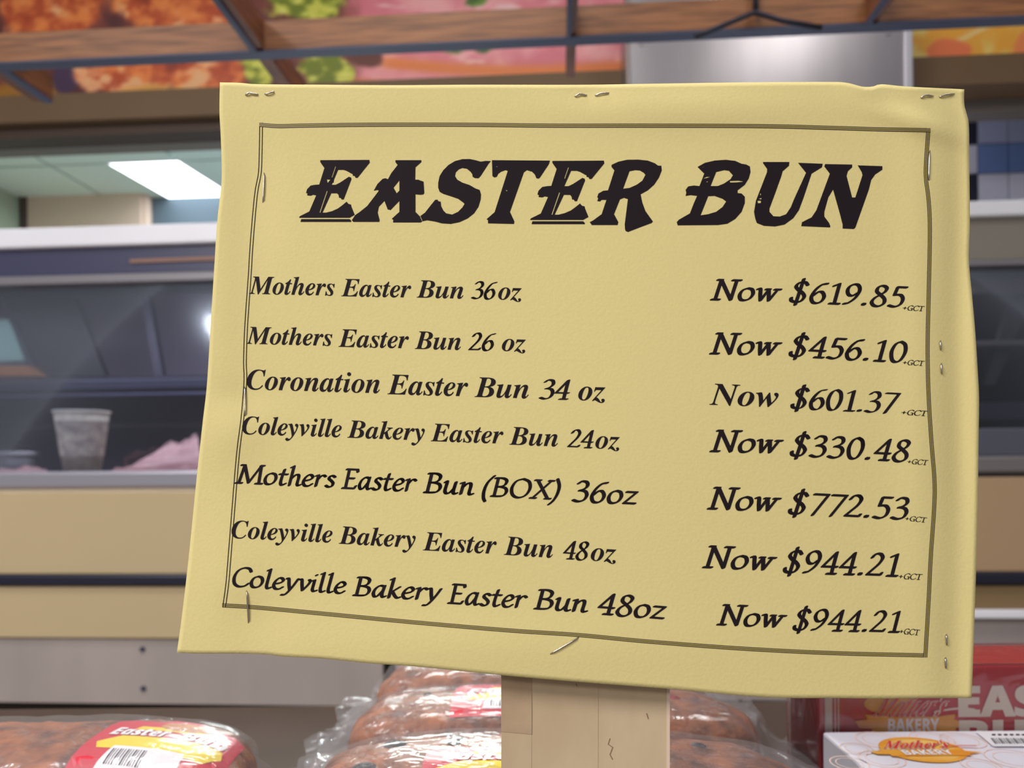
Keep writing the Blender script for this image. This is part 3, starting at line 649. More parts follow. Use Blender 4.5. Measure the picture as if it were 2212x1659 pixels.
words('price_row', [(NB('Mothers'), 506, 1043.5, 727.5, 1052.6, 41, 41), (NB('Easter'), 736, 1054.7, 902, 1061.8, 43, 43), (NB('Bun'), 912.6, 1063.8, 1025, 1069.2, 43, 43), (NB('(BOX)'), 1040, 1071, 1212, 1079.5, 41, 41), (NB('36oz'), 1233.7, 1083, 1380, 1090, 46, 46),
    (NB('Now'), 1526, 1099.3, 1689.2, 1104.5, 48, 47), (NB('$772.53'), 1701.6, 1109.8, 1965, 1122.9, 48, 48), (NB('+GCT'), 1955, 1124, 2003, 1129, 10.5, 10.5)])
words('price_row', [(BI('Coleyville'), 500, 1162, 718, 1172.2, 37.5, 38), (BI('Bakery'), 731.7, 1174.4, 897.8, 1183.3, 38, 38), (BI('Easter'), 913.3, 1188.6, 1072.8, 1196.6, 39.5, 39.5), (BI('Bun'), 1088.3, 1198.4, 1194.2, 1205, 40, 40), (ND('48'), 1215.5, 1207, 1273, 1210.5, 40, 40), (BI('oz'), 1276, 1210.5, 1331.5, 1214, 40, 40),
    (NB('Now'), 1515.6, 1225.8, 1679.6, 1232.5, 48, 47), (NB('$944.21'), 1690.6, 1236.8, 1943, 1245.5, 49, 49), (NB('+GCT'), 1941, 1249.8, 1993.6, 1252.7, 12, 12)])
words('price_row', [(NB('Coleyville'), 501.3, 1266, 749, 1282.5, 41, 41), (NB('Bakery'), 760, 1286, 956.3, 1298, 41, 42), (NB('Easter'), 965, 1303, 1141, 1314, 43, 43), (NB('Bun'), 1151.2, 1314.9, 1270.8, 1322.8, 43, 43), (NB('48oz'), 1290, 1326, 1441, 1338.4, 46, 46),
    (NB('Now'), 1546.5, 1349.6, 1701.3, 1356, 45, 44), (NB('$944.21'), 1711.5, 1361.2, 1946, 1366.4, 46, 46), (NB('+GCT'), 1943, 1368.4, 1988, 1372.8, 12, 12)])
# heading, each letter traced
A_ = lambda P: [(600 + x / 3.16, 320 + y / 3.16) for x, y in P]
B_ = lambda P: [(1200 + x / 2.9105, 320 + y / 2.9105) for x, y in P]
E1 = [(290, 82), (625, 80), (628, 98), (545, 202), (530, 202), (525, 190), (512, 188), (512, 178), (500, 172), (470, 155), (450, 148), (412, 148), (368, 250), (395, 250), (425, 235), (485, 195), (500, 200), (503, 212), (450, 350), (435, 350), (430, 340), (418, 338), (415, 320), (405, 308), (365, 308), (305, 440), (330, 440), (370, 430), (410, 412), (440, 390), (470, 365), (482, 380), (500, 385), (502, 398), (525, 455), (490, 475), (145, 475), (150, 465), (215, 432), (262, 322), (240, 318), (225, 325), (200, 322), (203, 310), (193, 305), (200, 280), (225, 255), (255, 250), (283, 248), (318, 136), (290, 95)]
E1s1 = [(392, 125), (397, 125), (372, 200), (367, 200)]; E1s2 = [(334, 292), (340, 292), (290, 440), (284, 440)]
bar1 = [(160, 484), (490, 484), (502, 495), (500, 503), (155, 503)]
LA = [(803, 82), (980, 82), (980, 95), (940, 130), (938, 215), (960, 215), (975, 222), (995, 228), (1000, 305), (995, 315), (975, 318), (940, 315), (940, 435), (970, 465), (985, 500), (975, 507), (787, 507), (788, 490), (778, 482), (830, 435), (830, 360), (770, 422), (750, 418), (728, 360), (690, 400), (682, 440), (695, 490), (693, 503), (515, 503), (505, 492), (528, 457), (560, 435), (610, 395), (660, 330), (690, 290), (680, 285), (655, 290), (680, 245), (715, 210), (735, 205), (752, 212), (775, 170), (818, 115), (803, 95)]
LAh = [(830, 220), (790, 270), (812, 308), (830, 290)]
LS = [(1095, 270), (1095, 235), (1105, 190), (1130, 150), (1165, 115), (1210, 88), (1260, 75), (1310, 74), (1350, 82), (1385, 92), (1420, 87), (1455, 88), (1440, 105), (1385, 190), (1370, 205), (1345, 204), (1330, 195), (1328, 178), (1315, 160), (1290, 140), (1260, 135), (1235, 145), (1215, 165), (1210, 190), (1225, 215), (1260, 235), (1310, 252), (1350, 275), (1378, 285), (1387, 315), (1385, 350), (1370, 400), (1340, 445), (1295, 480), (1240, 505), (1180, 517), (1120, 513), (1070, 500), (1020, 492), (986, 499), (985, 490), (973, 463), (1005, 440), (1040, 395), (1075, 352), (1092, 352), (1095, 362), (1112, 365), (1115, 395), (1130, 425), (1150, 445), (1190, 453), (1230, 435), (1260, 405), (1275, 380), (1262, 368), (1230, 345), (1180, 328), (1130, 312), (1105, 298)]
LT = [(1462, 82), (1858, 85), (1850, 110), (1790, 200), (1780, 208), (1765, 205), (1755, 180), (1735, 160), (1700, 150), (1680, 165), (1585, 435), (1615, 500), (1612, 517), (1435, 513), (1435, 492), (1425, 485), (1480, 437), (1570, 155), (1555, 150), (1525, 160), (1505, 175), (1495, 195), (1478, 200), (1465, 190)]
e2 = lambda P: [(x + 1577 + (x - 145) * .05, y + 5 + (y - 80) * .025) for x, y in P]
LR = [(352, 105), (395, 85), (450, 73), (520, 72), (580, 78), (625, 95), (645, 110), (665, 110), (668, 140), (650, 185), (620, 230), (580, 265), (535, 290), (545, 340), (565, 395), (590, 430), (612, 460), (605, 470), (530, 498), (455, 527), (440, 520), (437, 510), (435, 480), (455, 320), (430, 312), (405, 322), (368, 415), (395, 465), (390, 483), (228, 483), (215, 465), (235, 455), (290, 415), (320, 325), (290, 325), (280, 335), (262, 332), (268, 315), (262, 308), (270, 285), (300, 268), (330, 265), (370, 140), (352, 118)]
LRh = [(465, 145), (500, 138), (530, 140), (555, 155), (565, 168), (545, 205), (510, 230), (465, 250), (425, 255)]
LB = [(893, 118), (940, 92), (1000, 78), (1070, 73), (1130, 80), (1170, 98), (1200, 103), (1222, 115), (1226, 150), (1215, 190), (1190, 230), (1145, 265), (1145, 282), (1170, 285), (1190, 305), (1190, 345), (1170, 400), (1130, 445), (1080, 475), (1020, 483), (768, 485), (762, 465), (775, 450), (845, 410), (868, 350), (890, 300), (850, 295), (818, 300), (822, 280), (818, 262), (835, 240), (870, 235), (905, 238), (935, 160), (910, 135)]
LBh = [(1010, 150), (1060, 138), (1090, 142), (1115, 170), (1100, 195), (1060, 222), (1020, 238), (975, 238)]
LBk = [(960, 302), (1000, 300), (1050, 318), (1073, 335), (1050, 370), (1010, 400), (960, 415), (912, 422)]
scr = [[(925, 192), (950, 180), (975, 180), (950, 188)], [(1095, 206), (1150, 204), (1185, 210), (1140, 215), (1098, 216)], [(915, 122), (935, 116), (930, 120)], [(945, 212), (960, 206), (955, 214)]]
LU = [(1305, 87), (1470, 87), (1468, 110), (1428, 145), (1420, 175), (1375, 300), (1345, 380), (1345, 400), (1370, 428), (1410, 430), (1450, 415), (1480, 370), (1500, 320), (1575, 155), (1525, 92), (1680, 98), (1675, 120), (1610, 160), (1560, 310), (1530, 390), (1495, 440), (1440, 480), (1380, 492), (1310, 488), (1265, 470), (1255, 440), (1248, 400), (1260, 330), (1330, 150), (1330, 130), (1305, 95)]
LUs = [[(1285, 285), (1292, 285), (1288, 300)], [(1275, 318), (1296, 312), (1293, 322)], [(1270, 330), (1292, 330), (1290, 345), (1272, 346)]]
LN = [(1695, 100), (1865, 103), (1865, 120), (1838, 145), (1830, 175), (1865, 310), (1885, 310), (1930, 170), (1925, 150), (1900, 108), (2055, 113), (2055, 135), (2010, 165), (1985, 200), (1970, 260), (1885, 500), (1875, 508), (1805, 505), (1805, 480), (1790, 420), (1745, 260), (1715, 310), (1690, 400), (1690, 430), (1720, 470), (1728, 490), (1725, 498), (1545, 490), (1550, 465), (1610, 435), (1640, 390), (1725, 160), (1690, 115)]
for loops in ([A_(E1), A_(E1s1), A_(E1s2), A_(bar1), A_([(335, 214), (384, 214), (380, 236), (340, 238)])], [A_(LA), A_(LAh)], [A_(LS)], [A_(LT), A_([(1486, 128), (1500, 122), (1498, 128)]), A_([(1556, 285), (1572, 290), (1560, 293)])],
              [A_(e2(E1)), A_(e2(E1s1)), A_(e2(E1s2)), A_(e2(bar1))], [B_(LR), B_(LRh)], [B_(LB), B_(LBh), B_(LBk)] + [B_(s) for s in scr], [B_(LU)] + [B_(s) for s in LUs], [B_(LN)]):
    P, F = polyfill(loops); on_sheet('heading_letter', P, F, INK, 18)
# ruled border: three fine lines
bl = smoothline([(560, 265), (559, 330), (557, 375), (549, 420), (540, 520), (535, 600), (528, 700), (525, 780), (526, 822), (520, 900), (510, 980), (500, 1100), (492, 1200), (487, 1260), (480, 1312)], 90)
bt = smoothline([(560, 265), (600, 268), (650, 267), (800, 265), (1000, 265), (1190, 267), (1400, 267), (1640, 268), (1800, 272), (1900, 275), (2010, 277)], 110)
br = smoothline([(2010, 277), (2006, 330), (2004, 380), (2010, 430), (2013, 500), (2010, 650), (2008, 750), (2010, 850), (2016, 950), (2023, 1040), (2022, 1100), (2015, 1200), (2010, 1300), (2003, 1420)], 90)
bb = smoothline([(480, 1312), (550, 1316), (700, 1330), (900, 1349), (1100, 1366), (1250, 1376), (1400, 1390), (1600, 1405), (1800, 1415), (2003, 1420)], 110)
def strip(L, o0, o1, nx_, ny_):
    V, F = [], []
    for i, p in enumerate(L): V += [(p[0] + nx_ * o0, p[1] + ny_ * o0), (p[0] + nx_ * o1, p[1] + ny_ * o1)]
    F = [(2 * i, 2 * i + 1, 2 * i + 3, 2 * i + 2) for i in range(len(L) - 1)]; return V, F
for L, nx_, ny_, mm, inset in ((bl, 1, 0, INK, 0), (bt, 0, 1, INKSOFT, 0), (br, -1, 0, INKSOFT, 0), (bb, 0, -1, INKSOFT, 0)):
    V, F = join([strip(L, o, o + 1.7, nx_, ny_) for o in ((0, 6) if L is bl else (0, 3.4, 6.8))]); on_sheet('border_line', V, F, mm, 40)
    if L is not bl:
        V, F = join([strip(L, a, b, nx_, ny_) for a, b in ((1.7, 3.4), (5.1, 6.8))]); on_sheet('border_fill', V, F, INKPALE, 40)
# backing board and post, behind the sheet and leaning with it
def plane_pt(px, py, back):
    r = ray(px, py); return CAM + r * ((s_c - CAM).dot(s_n) / r.dot(s_n)) - s_n * back
bq = [(505, 205), (2050, 218), (2062, 1478), (505, 1385)]; VB = []
for q in range(2):
    for j in range(11):
        for i in range(13):
            u, v = i / 12, j / 10
            p = [(bq[0][k] * (1 - u) + bq[1][k] * u) * (1 - v) + (bq[3][k] * (1 - u) + bq[2][k] * u) * v for k in (0, 1)]
            VB.append(sheetpt(*p) - s_n * (.0030 + .0035 * q) - so)
FB = []
for j in range(10):
    for i in range(12): k = j * 13 + i; FB += [(k, k + 13, k + 14, k + 1), (143 + k, 144 + k, 157 + k, 156 + k)]
for i in range(12): FB += [(i, i + 1, 144 + i, 143 + i), (131 + i, 130 + i, 273 + i, 274 + i)]
for j in range(10): FB += [(j * 13 + 13, j * 13, 143 + j * 13, 156 + j * 13), (j * 13 + 12, j * 13 + 25, 168 + j * 13, 155 + j * 13)]
mesh('backing_board', VB, FB, CARD, sign)
def down(px):                       # foot of the post on the table, along the lean of the sign
    p = plane_pt(px, 1620, .0095); q = plane_pt(px, 1560, .0095); d = (p - q).normalized(); return p + d * ((TZ + .001 - p.z) / d.z)
pa, pb, pc, pd = down(1079), down(1456), plane_pt(1456, 1300, .0095), plane_pt(1078, 1300, .0095)
post = bev(mesh('post', [p - so for p in (pa, pb, pc, pd)] + [p - so - s_n * .012 for p in (pa, pb, pc, pd)], [(0, 1, 2, 3), (7, 6, 5, 4), (0, 4, 5, 1), (1, 5, 6, 2), (2, 6, 7, 3), (3, 7, 4, 0)], TAPE, sign), .0008)
post['label'] = 'beige post wrapped in masking tape'
def patch(name, P, lift, m, parent):
    V = [plane_pt(x, y, .0095 - lift) - so for x, y in P]; n = len(V); V2 = [v - s_n * (lift - .00002) for v in V]
    return mesh(name, V + V2, [tuple(range(n)), tuple(range(n, 2 * n))[::-1]] + [(i, n + i, n + (i + 1) % n, (i + 1) % n) for i in range(n)], m, parent)
patch('tape_strip', [(1079, 1800), (1146, 1800), (1147, 1592), (1079, 1588)], .00025, TAPE, post)
patch('tape_strip', [(1079, 1596), (1147, 1602), (1147, 1400), (1079, 1400)], .00045, TAPE2, post)
patch('tape_strip', [(1147, 1800), (1295, 1800), (1296, 1400), (1147, 1400)], .00015, TAPE, post)
patch('tape_edge', [(1449, 1800), (1456, 1800), (1456, 1400), (1449, 1400)], .0003, mat('pale_tape_edge', (222, 196, 176), .7), post)
CRM = mat('tape_crease', (150, 118, 96), .8)
for k, L in enumerate(([(1322, 1612), (1318, 1625), (1328, 1632), (1322, 1648), (1328, 1659)], [(1404, 1556), (1408, 1568)], [(1246, 1488), (1249, 1496)], [(1080, 1594), (1110, 1598), (1147, 1602)])):
    V, F = tube([plane_pt(x, y, .0095) - so for x, y in L], .00012 if k == 3 else .00022, 6); mesh('crease', V, F, CRM, post)
# staples
def staple(name, L, r=.00028, arch=.0006):
    n = len(L); P = []
    for k in range(9):
        t = k / 8; i = min(int(t * (n - 1)), n - 2); f = t * (n - 1) - i
        x = L[i][0] * (1 - f) + L[i + 1][0] * f; y = L[i][1] * (1 - f) + L[i + 1][1] * f
        P.append(sheetpt(x, y, -.0004 if k in (0, 8) else arch * (.5 + math.sin(math.pi * t) * .5)) - so)
    V, F = tube(P, r, 8); return mesh(name, V, F, WIRE, sign, True)
for L in (((571, 372), (568, 440)), ((529, 834), (530, 901)), ((533, 1274), (537, 1348)), ((1252, 1376), (1187, 1414)), ((2008, 324), (2006, 392))): staple('staple', L, .00030, .0005)
for L in (((530, 206), (538, 200), (559, 205)), ((572, 204), (592, 198)), ((1241, 209), (1252, 203), (1268, 206)), ((1285, 207), (1298, 202), (1316, 201)), ((1988, 212), (2000, 205), (2016, 208)), ((2028, 210), (2042, 205), (2062, 203)),
          ((2031, 736), (2032, 756)), ((2033, 785), (2034, 808)), ((2044, 1370), (2045, 1394)), ((2042, 1420), (2043, 1444))): staple('staple_prong', L, .00032, .0007)

# ================================================================ wrapped buns
BREAD = mat('bun_crust', (172, 98, 48), .5, spec=.5, rgb2=(84, 40, 20), noise_scale=70, bump=.8, bscale=180, detail=8)
RAISIN = mat('raisin_skin', (40, 22, 22), .4, bump=.6, noise_scale=300, noise_amt=.3)
CHERRY = mat('cherry_bit', (150, 36, 46), .35)
RED = mat('label_red', (206, 34, 56), .35, spec=.5)
YEL = mat('label_yellow', (238, 208, 30), .4)
LWH = mat('label_white', (236, 232, 236), .4)
BLK = mat('barcode_black', (30, 28, 34), .5)
GOLD = mat('label_gold', (206, 136, 52), .4, rgb2=(160, 84, 36), noise_scale=200)
def bun(label, x, y, z, a, b, c, rz, seed, lab, raisins=(), textual=True, finL=.03, finR=.03):
    t = thing('wrapped_bun', label, 'bun', (x, y, z), rz, 'wrapped spiced buns on the table')
    n = 44; V, F, idx = [], [], {}
    def top(X, Y): 
        q = 1 - abs(X / a) ** 3.4 - abs(Y / b) ** 3.4; return 2 * c * (.5 + .5 * max(q, .02) ** (1 / 3.4)) 
    for ax in range(3):
        for sg in (-1, 1):
            for i in range(n):
                for j in range(n):
                    q = []
                    for di, dj in ((0, 0), (1, 0), (1, 1), (0, 1)):
                        u, v = -1 + 2 * (i + di) / n, -1 + 2 * (j + dj) / n; p = [0, 0, 0]; p[ax] = sg; p[(ax + 1) % 3] = u; p[(ax + 2) % 3] = v
                        k = tuple(round(w, 4) for w in p)
                        if k not in idx:
                            d = Vector(p); nm = sum(abs(w) ** 3.4 for w in d) ** (1 / 3.4); d /= nm
                            pt = Vector((d.x * a, d.y * b, c + d.z * c))
                            pt *= 1; nv = Vector((d.x / a, d.y / b, d.z / c)).normalized()
                            h = noise.fractal(pt * 60 + Vector((seed, 0, 0)), 1, 2, 4) * .0016 + noise.noise(pt * 22 + Vector((seed, 3, 0))) * .0025
                            pt += nv * h; pt.z = max(pt.z, .001); idx[k] = len(V); V.append(pt)
                        q.append(idx[k])
                    F.append(tuple(q) if sg > 0 else tuple(q[::-1]))
    mesh('loaf', V, F, BREAD, t, True)
    for (rx, ry, rr, m) in raisins:
        p = Vector((rx, ry, top(rx, ry) - rr * .2)); P, FF = [], []
        for i in range(9):
            for k in range(12):
                th, ph = math.pi * i / 8, 2 * math.pi * k / 12; s = 1 + .22 * noise.noise(Vector((i * .9, k * .9, rx * 99)))
                P.append(p + Vector((math.sin(th) * math.cos(ph) * rr * 1.3, math.sin(th) * math.sin(ph) * rr, math.cos(th) * rr * .6)) * s + p * (1 - s) * 0)
        for i in range(8): FF += [(i * 12 + k, i * 12 + (k + 1) % 12, (i + 1) * 12 + (k + 1) % 12, (i + 1) * 12 + k) for k in range(12)]
        mesh('raisin' if m is RAISIN else 'cherry_piece', P, FF, m, t, True)
    # the label lies on the crown of the loaf
    def crown(lx, ly, lift): return Vector((lx, ly, top(lx, ly) + .0030 + lift))
    def stick(name, P, FF, m, lift, parent, L=.008):
        P, FF = refine(P, FF, L); return mesh(name, [crown(x_, y_, lift) for x_, y_ in P], FF, m, parent)
    if lab:
        lx, ly, w, h = lab; cx_ = lambda s_, t_: (lx + s_ * w / 2, ly + t_ * h / 2)
        outl = [cx_(*p) for p in ((-1, -1), (1, -1), (1, .72), (.85, .80), (.45, .82), (.32, 1), (-.15, 1), (-.3, .85), (-.7, .9), (-.95, .8), (-1, .6))]
        rl = stick('label', *polyfill([outl]), RED, 0, t); rl['label'] = 'red label with white lettering and a yellow stripe'
        stick('stripe', *polyfill([[cx_(*p) for p in ((-.78, -.35), (.7, -.38), (.9, -.1), (.85, .12), (-.6, .12), (-.86, -.15))]]), YEL, .0002, rl)
        stick('stripe', *polyfill([[cx_(*p) for p in ((-.55, .42), (.6, .42), (.65, .55), (-.5, .57))]]), YEL, .0002, rl)
        stick('bun_picture', *polyfill([[cx_(.1 + .34 * math.cos(q), .66 + .2 * math.sin(q)) for q in (2 * math.pi * k / 20 for k in range(20))]]), GOLD, .0003, rl)
        stick('barcode_tag', *polyfill([[cx_(*p) for p in ((-.62, -.8), (.45, -.82), (.45, -.3), (-.55, -.28))]]), LWH, .0004, rl)
        bars = []
        for k in range(14):
            s0 = -.52 + k * .036; ww = .010 if k % 3 else .02
            bars.append(([cx_(s0, -.72), cx_(s0 + ww, -.72), cx_(s0 + ww, -.38), cx_(s0, -.38)], [(0, 1, 2, 3)]))
        stick('barcode', *join(bars), BLK, .0006, rl)
        for s_, x0, x1 in (('Easter', -.82, .02), ('Bun', .2, .86)):
            VV, FF = fonttext(s_, 'bb', .02); stick('lettering', [cx_(x0 + (x1 - x0) * q[0], .14 + .30 * q[1]) for q in VV], FF, LWH, .0006, rl, .004)
    # clear wrap: tube of film, pinched flat at both ends
    ns, nr = 110, 64; P, FF = [], []
    X0, X1 = -a - finL, a + finR
    for i in range(ns + 1):
        X = X0 + (X1 - X0) * i / ns; e = max(0, (abs(X) - a * .97) / ((finL if X < 0 else finR) + a * .03))
        s = max(1 - min(abs(X) / (a + .006), .999) ** 3.4, 0) ** (1 / 3.4)
        hh = (c + .004) * max(s, .05 * (1 - e) + .012); ww = (b + .003) * (max(s, .3) if e == 0 else 0) + (0 if e == 0 else (b + .005) * (.35 + .5 * min(e, 1)))
        if e == 0: ww = (b + .003) * max(s, .35)
        zc = c * (1 if e == 0 else (1 - .25 * e))
        for k in range(nr):
            th = 2 * math.pi * k / nr; cs, sn = math.cos(th), math.sin(th); nm = (abs(cs) ** 3 + abs(sn) ** 3) ** (1 / 3)
            yy, zz = cs / nm * ww, zc + sn / nm * hh
            q = Vector((X, yy, zz)); w_ = noise.turbulence(q * 26 + Vector((seed * 3, 1, 2)), 2, True)
            am = .0022 if e == 0 else .006
            rad = Vector((0, cs, sn)); q += rad * (am * (w_ - .35)) + (Vector((0, 0, .012 * noise.noise(Vector((X * 20, yy * 50, seed))))) if e > 0 else Vector())
            q.x += 0 if e == 0 else .006 * noise.noise(Vector((yy * 60, seed, e)))
            q.z = max(q.z, .0008); P.append(q)
    for i in range(ns): FF += [(i * nr + k, (i + 1) * nr + k, (i + 1) * nr + (k + 1) % nr, i * nr + (k + 1) % nr) for k in range(nr)]
    mesh('clear_wrap', P, FF, WRAP, t, True)
    return t
R_, C_ = RAISIN, CHERRY
bun('wrapped raisin bun farthest back behind the post, only its crown showing', .02, .560, TZ, .122, .040, .0335, -.02, 3, (.0, -.004, .10, .050), ((-.06, -.01, .004, R_), (-.035, -.02, .003, C_)))
bun('wrapped bun in the middle of the three behind the post', .024, .470, TZ, .128, .040, .0335, -.03, 11, (-.012, -.006, .10, .050), ((.075, .0, .0045, C_), (-.08, .01, .003, R_), (.05, -.02, .003, R_)))
bun('large wrapped bun nearest the camera right behind the post, dark raisins on its crust', .024, .376, TZ, .130, .041, .0345, -.06, 23, (-.02, -.022, .095, .040), ((-.088, .012, .0055, R_), (-.098, -.016, .007, R_), (-.055, .012, .005, R_), (-.06, -.022, .0035, R_), (-.075, -.030, .0075, R_), (.07, .012, .0035, R_)), finL=.022)
bun('wrapped bun alone at the left edge of the table, red label facing up', -.270, .410, TZ, .122, .045, .0335, 0.0, 41, (.080, -.012, .074, .062), ((-.06, .0, .005, R_),), finR=.020)

# ================================================================ cartons on the right
def carton(name, label, x0, x1, y0, y1, z0, z1, rz, mm):
    t = thing(name, label, 'box', ((x0 + x1) / 2, (y0 + y1) / 2, z0), rz); hx, hy, H = (x1 - x0) / 2, (y1 - y0) / 2, z1 - z0
    box('carton', (-hx, -hy, 0), (hx, hy, H), mm, t, .0016); return t, hx, hy, H
def ribbonstar(cx, cy, rx, ry, k=10):
    P = []
    for i in range(2 * k):
        q = math.pi * i / k; r = 1 if i % 2 else .86
        P.append((cx + rx * r * math.cos(q), cy + ry * r * math.sin(q)))
    return P
def flat(name, P, F, m, fn, parent): return mesh(name, [fn(x, y) for x, y in P], F, m, parent)
CRM2 = mat('carton_cream', (236, 222, 208), .5); REDC = mat('carton_red', (196, 40, 52), .3, spec=.5); ORG_ = mat('ribbon_orange', (226, 142, 34), .4, rgb2=(236, 176, 70), noise_scale=60)
SCR = mat('script_red', (214, 50, 50), .4); PALE = mat('pale_ring', (240, 206, 190), .5)
def logo(parent, fn, cx, cy, w, oval=True, ink=LWH):
    """ribbon with BAKERY below red script; w = width of the ribbon"""
    def at_(s, t): return (cx + s * w / 2, cy + t * w / 2)
    if oval:
        def ring(sx, sy, r0, r1): 
            n = 48; V, F = [], []
            for k in range(n): q = 2 * math.pi * k / n; V += [at_(sx + r0[0] * math.cos(q), sy + r0[1] * math.sin(q)), at_(sx + r1[0] * math.cos(q), sy + r1[1] * math.sin(q))]
            return V, [(2 * k, 2 * k + 1, (2 * k + 3) % (2 * n), (2 * k + 2) % (2 * n)) for k in range(n)]
        flat('oval_ring', *ring(0, .02, (.74, .60), (.64, .50)), ORG_, lambda x, y: fn(x, y, .0003), parent)
        flat('oval_field', *polyfill([[at_(.66 * math.cos(q), .02 + .52 * math.sin(q)) for q in (2 * math.pi * k / 32 for k in range(32))]]), mat('oval_cream', (240, 206, 124), .5, rgb2=(228, 160, 50), noise_scale=26, stretch=(1, 3, 1), detail=1), lambda x, y: fn(x, y, .0002), parent)
    rb = [at_(*p) for p in ((-1, -.08), (-.78, -.06), (-.82, .03), (-.4, -.02), (.4, -.02), (.72, .02), (.7, -.07), (1, -.16), (.72, -.22), (.74, -.30), (.4, -.30), (-.4, -.30), (-.72, -.30), (-.70, -.22), (-.93, -.20))]
    flat('ribbon', *polyfill([rb]), ORG_, lambda x, y: fn(x, y, .0005), parent)
    V, F = fonttext('BAKERY', 'bs', .015); flat('lettering', [at_(-.44 + .88 * x, -.26 + .21 * y) for x, y in V], F, ink, lambda x, y: fn(x, y, .0008), parent)
    for nm, m, off, b in (('script_outline', CRM2, .0009, .13), ('script_lettering', SCR, .0012, .0)):
        V, F = fonttext("Mother's", 'bi', b * .16); V[:, 0] += .12 * V[:, 1]; V[:, 0] /= V[:, 0].max()
        flat(nm, [at_(-.72 + 1.3 * x + .06 * y, .0 + .36 * y) for x, y in V], F, m, lambda x, y, o=off: fn(x, y, o), parent)
    V, F = strip([at_(s, .02 + .1 * math.sin((s - .2) * 2.6)) for s in np.linspace(.35, 1.05, 20)], -w * .008, w * .008, 0, 1)
    flat('swash', V, F, SCR if oval else CRM2, lambda x, y: fn(x, y, .0010), parent)
# red carton
RY = .452
rx0 = at(1766, 1500, RY).x; rz1 = at(2160, 1436, RY).z
rt, hx, hy, H = carton('bun_carton', 'glossy red Easter bun carton standing at the back right under shrink film', rx0, rx0 + .27, RY, RY + .046, TZ, rz1, 0, REDC)
cxm = rx0 + .135
def rf(x, z, o): return Vector((x - cxm, -hy - .0004 - o, z - TZ))
def px2(px, py): p = at(px, py, RY); return p.x, p.z
stripes = []
for a_, b_, m in ((1781, 1797, CRM2), (1802, 1804.5, CRM2), (1809, 1811.5, CRM2)):
    (xa, _), (xb, _) = px2(a_, 1500), px2(b_, 1500)
    mesh('side_stripe', [rf(xa, TZ + .002, 0), rf(xb, TZ + .002, 0), rf(xb, rz1 - .004, 0), rf(xa, rz1 - .004, 0)], [(0, 1, 2, 3)], m, rt)
ORD = mat('carton_top_orange', (214, 64, 44), .35)
mesh('lid_print', [(-hx + .001, -hy + .001, H + .0004), (hx - .001, -hy + .001, H + .0004), (hx - .001, hy - .001, H + .0004), (-hx + .001, hy - .001, H + .0004)], [(0, 1, 2, 3)], ORD, rt)
p0, p1 = px2(1838, 1560), px2(2090, 1560); w_ = p1[0] - p0[0]
logo(rt, rf, (p0[0] + p1[0]) / 2 + .002, px2(1960, 1545)[1], w_, False)
mesh('oval_glow', [rf(*p, .0001) for p in [px2(1925 + 60 * math.cos(q), 1520 - 22 * math.sin(q)) for q in (2 * math.pi * k / 24 for k in range(24))]], [tuple(range(24))[::-1]], mat('glow_yellow', (232, 180, 80), .5), rt)
for s_, a_, b_, y0, y1 in (('EASTER', 2068, 2430, 1545, 1480), ('BUN', 2070, 2300, 1618, 1555)):
    V, F = fonttext(s_, 'bs', .03); (xa, za), (xb, zb2) = px2(a_, y0), px2(b_, y1)
    mesh('lettering', [rf(xa + (xb - xa) * x, za + (zb2 - za) * y, .0006) for x, y in V], F, CRM2, rt)
box('shrink_film', (-hx - .0015, -hy - .0035, .0005), (hx + .0015, hy + .0015, H + .0015), SHRINK, rt, .001)
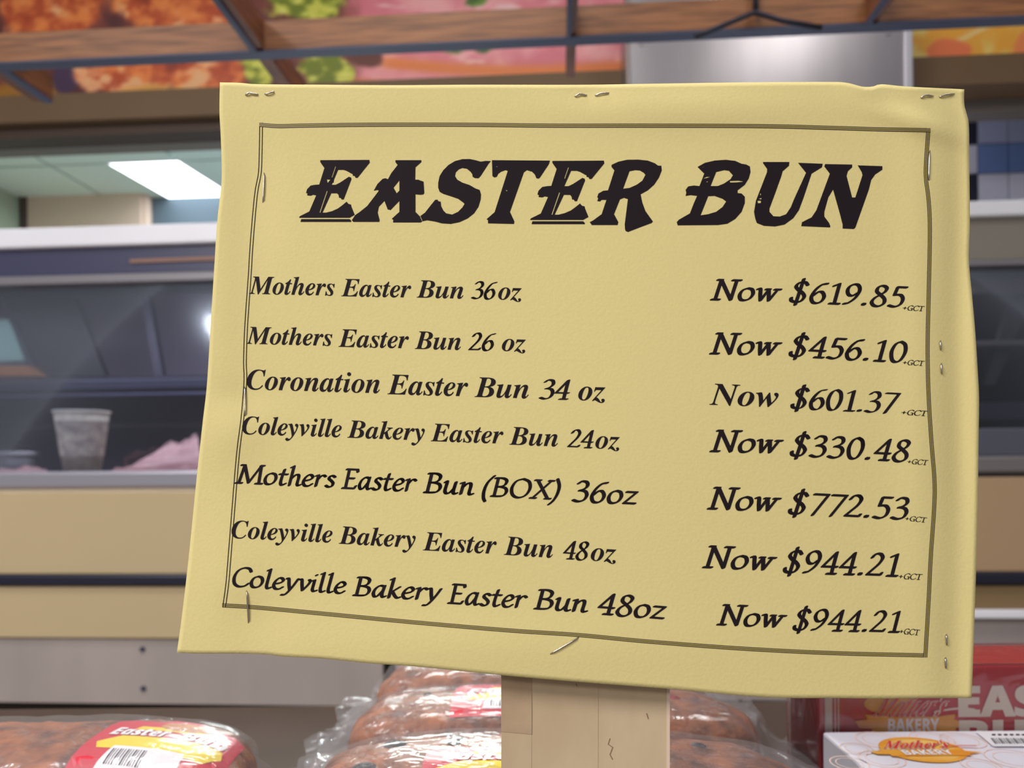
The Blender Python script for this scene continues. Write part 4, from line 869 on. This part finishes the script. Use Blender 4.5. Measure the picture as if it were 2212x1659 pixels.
# white carton
wz = at(1900, 1579, RY - .006).z; wx0 = at(1776, 1579, RY - .006).x
wt, wxh, wyh, WH = carton('bun_carton', 'white bun carton with an orange oval emblem lying in front of the red carton', wx0, wx0 + .25, RY - .006 - .088, RY - .006, TZ, wz, 0, mat('carton_white', (226, 222, 232), .4))
wcx, wcy = wx0 + .125, RY - .006 - .044
def wf(x, y, o): return Vector((x - wcx, y - wcy, WH + .0004 + o))
def pxw(px, py): r = ray(px, py); p = CAM + r * ((wz - CAM.z) / r.z); return p.x, p.y
a_, b_ = pxw(1887, 1630), pxw(2130, 1630)
logo(wt, wf, (a_[0] + b_[0]) / 2 - .001, pxw(1990, 1622)[1], b_[0] - a_[0])
for px, py, r_ in ((1850, 1618, .009), (1905, 1640, .012), (1890, 1592, .013), (1990, 1582, .012), (2080, 1600, .012), (2190, 1640, .014), (1835, 1650, .010), (2120, 1655, .010)):
    x, y = pxw(px, py); y = min(y, wcy + .042 - r_)
    n = 32; V, F = [], []
    for rr, wd_ in ((r_, .0006), (r_ * .7, .0004)):
        k0 = len(V)
        for k in range(n): q = 2 * math.pi * k / n; V += [wf(x + rr * math.cos(q), y + rr * math.sin(q), 0), wf(x + (rr - wd_) * math.cos(q), y + (rr - wd_) * math.sin(q), 0)]
        F += [(k0 + 2 * k, k0 + (2 * k + 2) % (2 * n), k0 + (2 * k + 3) % (2 * n), k0 + 2 * k + 1) for k in range(n)]
    mesh('ring_print', V, F, PALE, wt)
T1 = [pxw(2108, 1584), pxw(2146, 1616), pxw(2290, 1616), pxw(2290, 1584)]
tg = mesh('barcode_tag', [wf(x, y, .0006) for x, y in T1], [(0, 1, 2, 3)], LWH, wt)
bars = []
for k in range(26):
    x = 2140 + k * 5.2; wd_ = 1.6 if k % 3 else 3
    bars.append(([wf(*pxw(q, r_), .0009) for q, r_ in ((x, 1599), (x + wd_, 1599), (x + wd_ + 10, 1611), (x + 10, 1611))], [(0, 1, 2, 3)]))
for k in range(9):
    x = 2142 + k * 13; bars.append(([wf(*pxw(q, r_), .0009) for q, r_ in ((x, 1590), (x + 8, 1590), (x + 9, 1593), (x + 1, 1593))], [(0, 1, 2, 3)]))
mesh('barcode', *join(bars), BLK, wt)
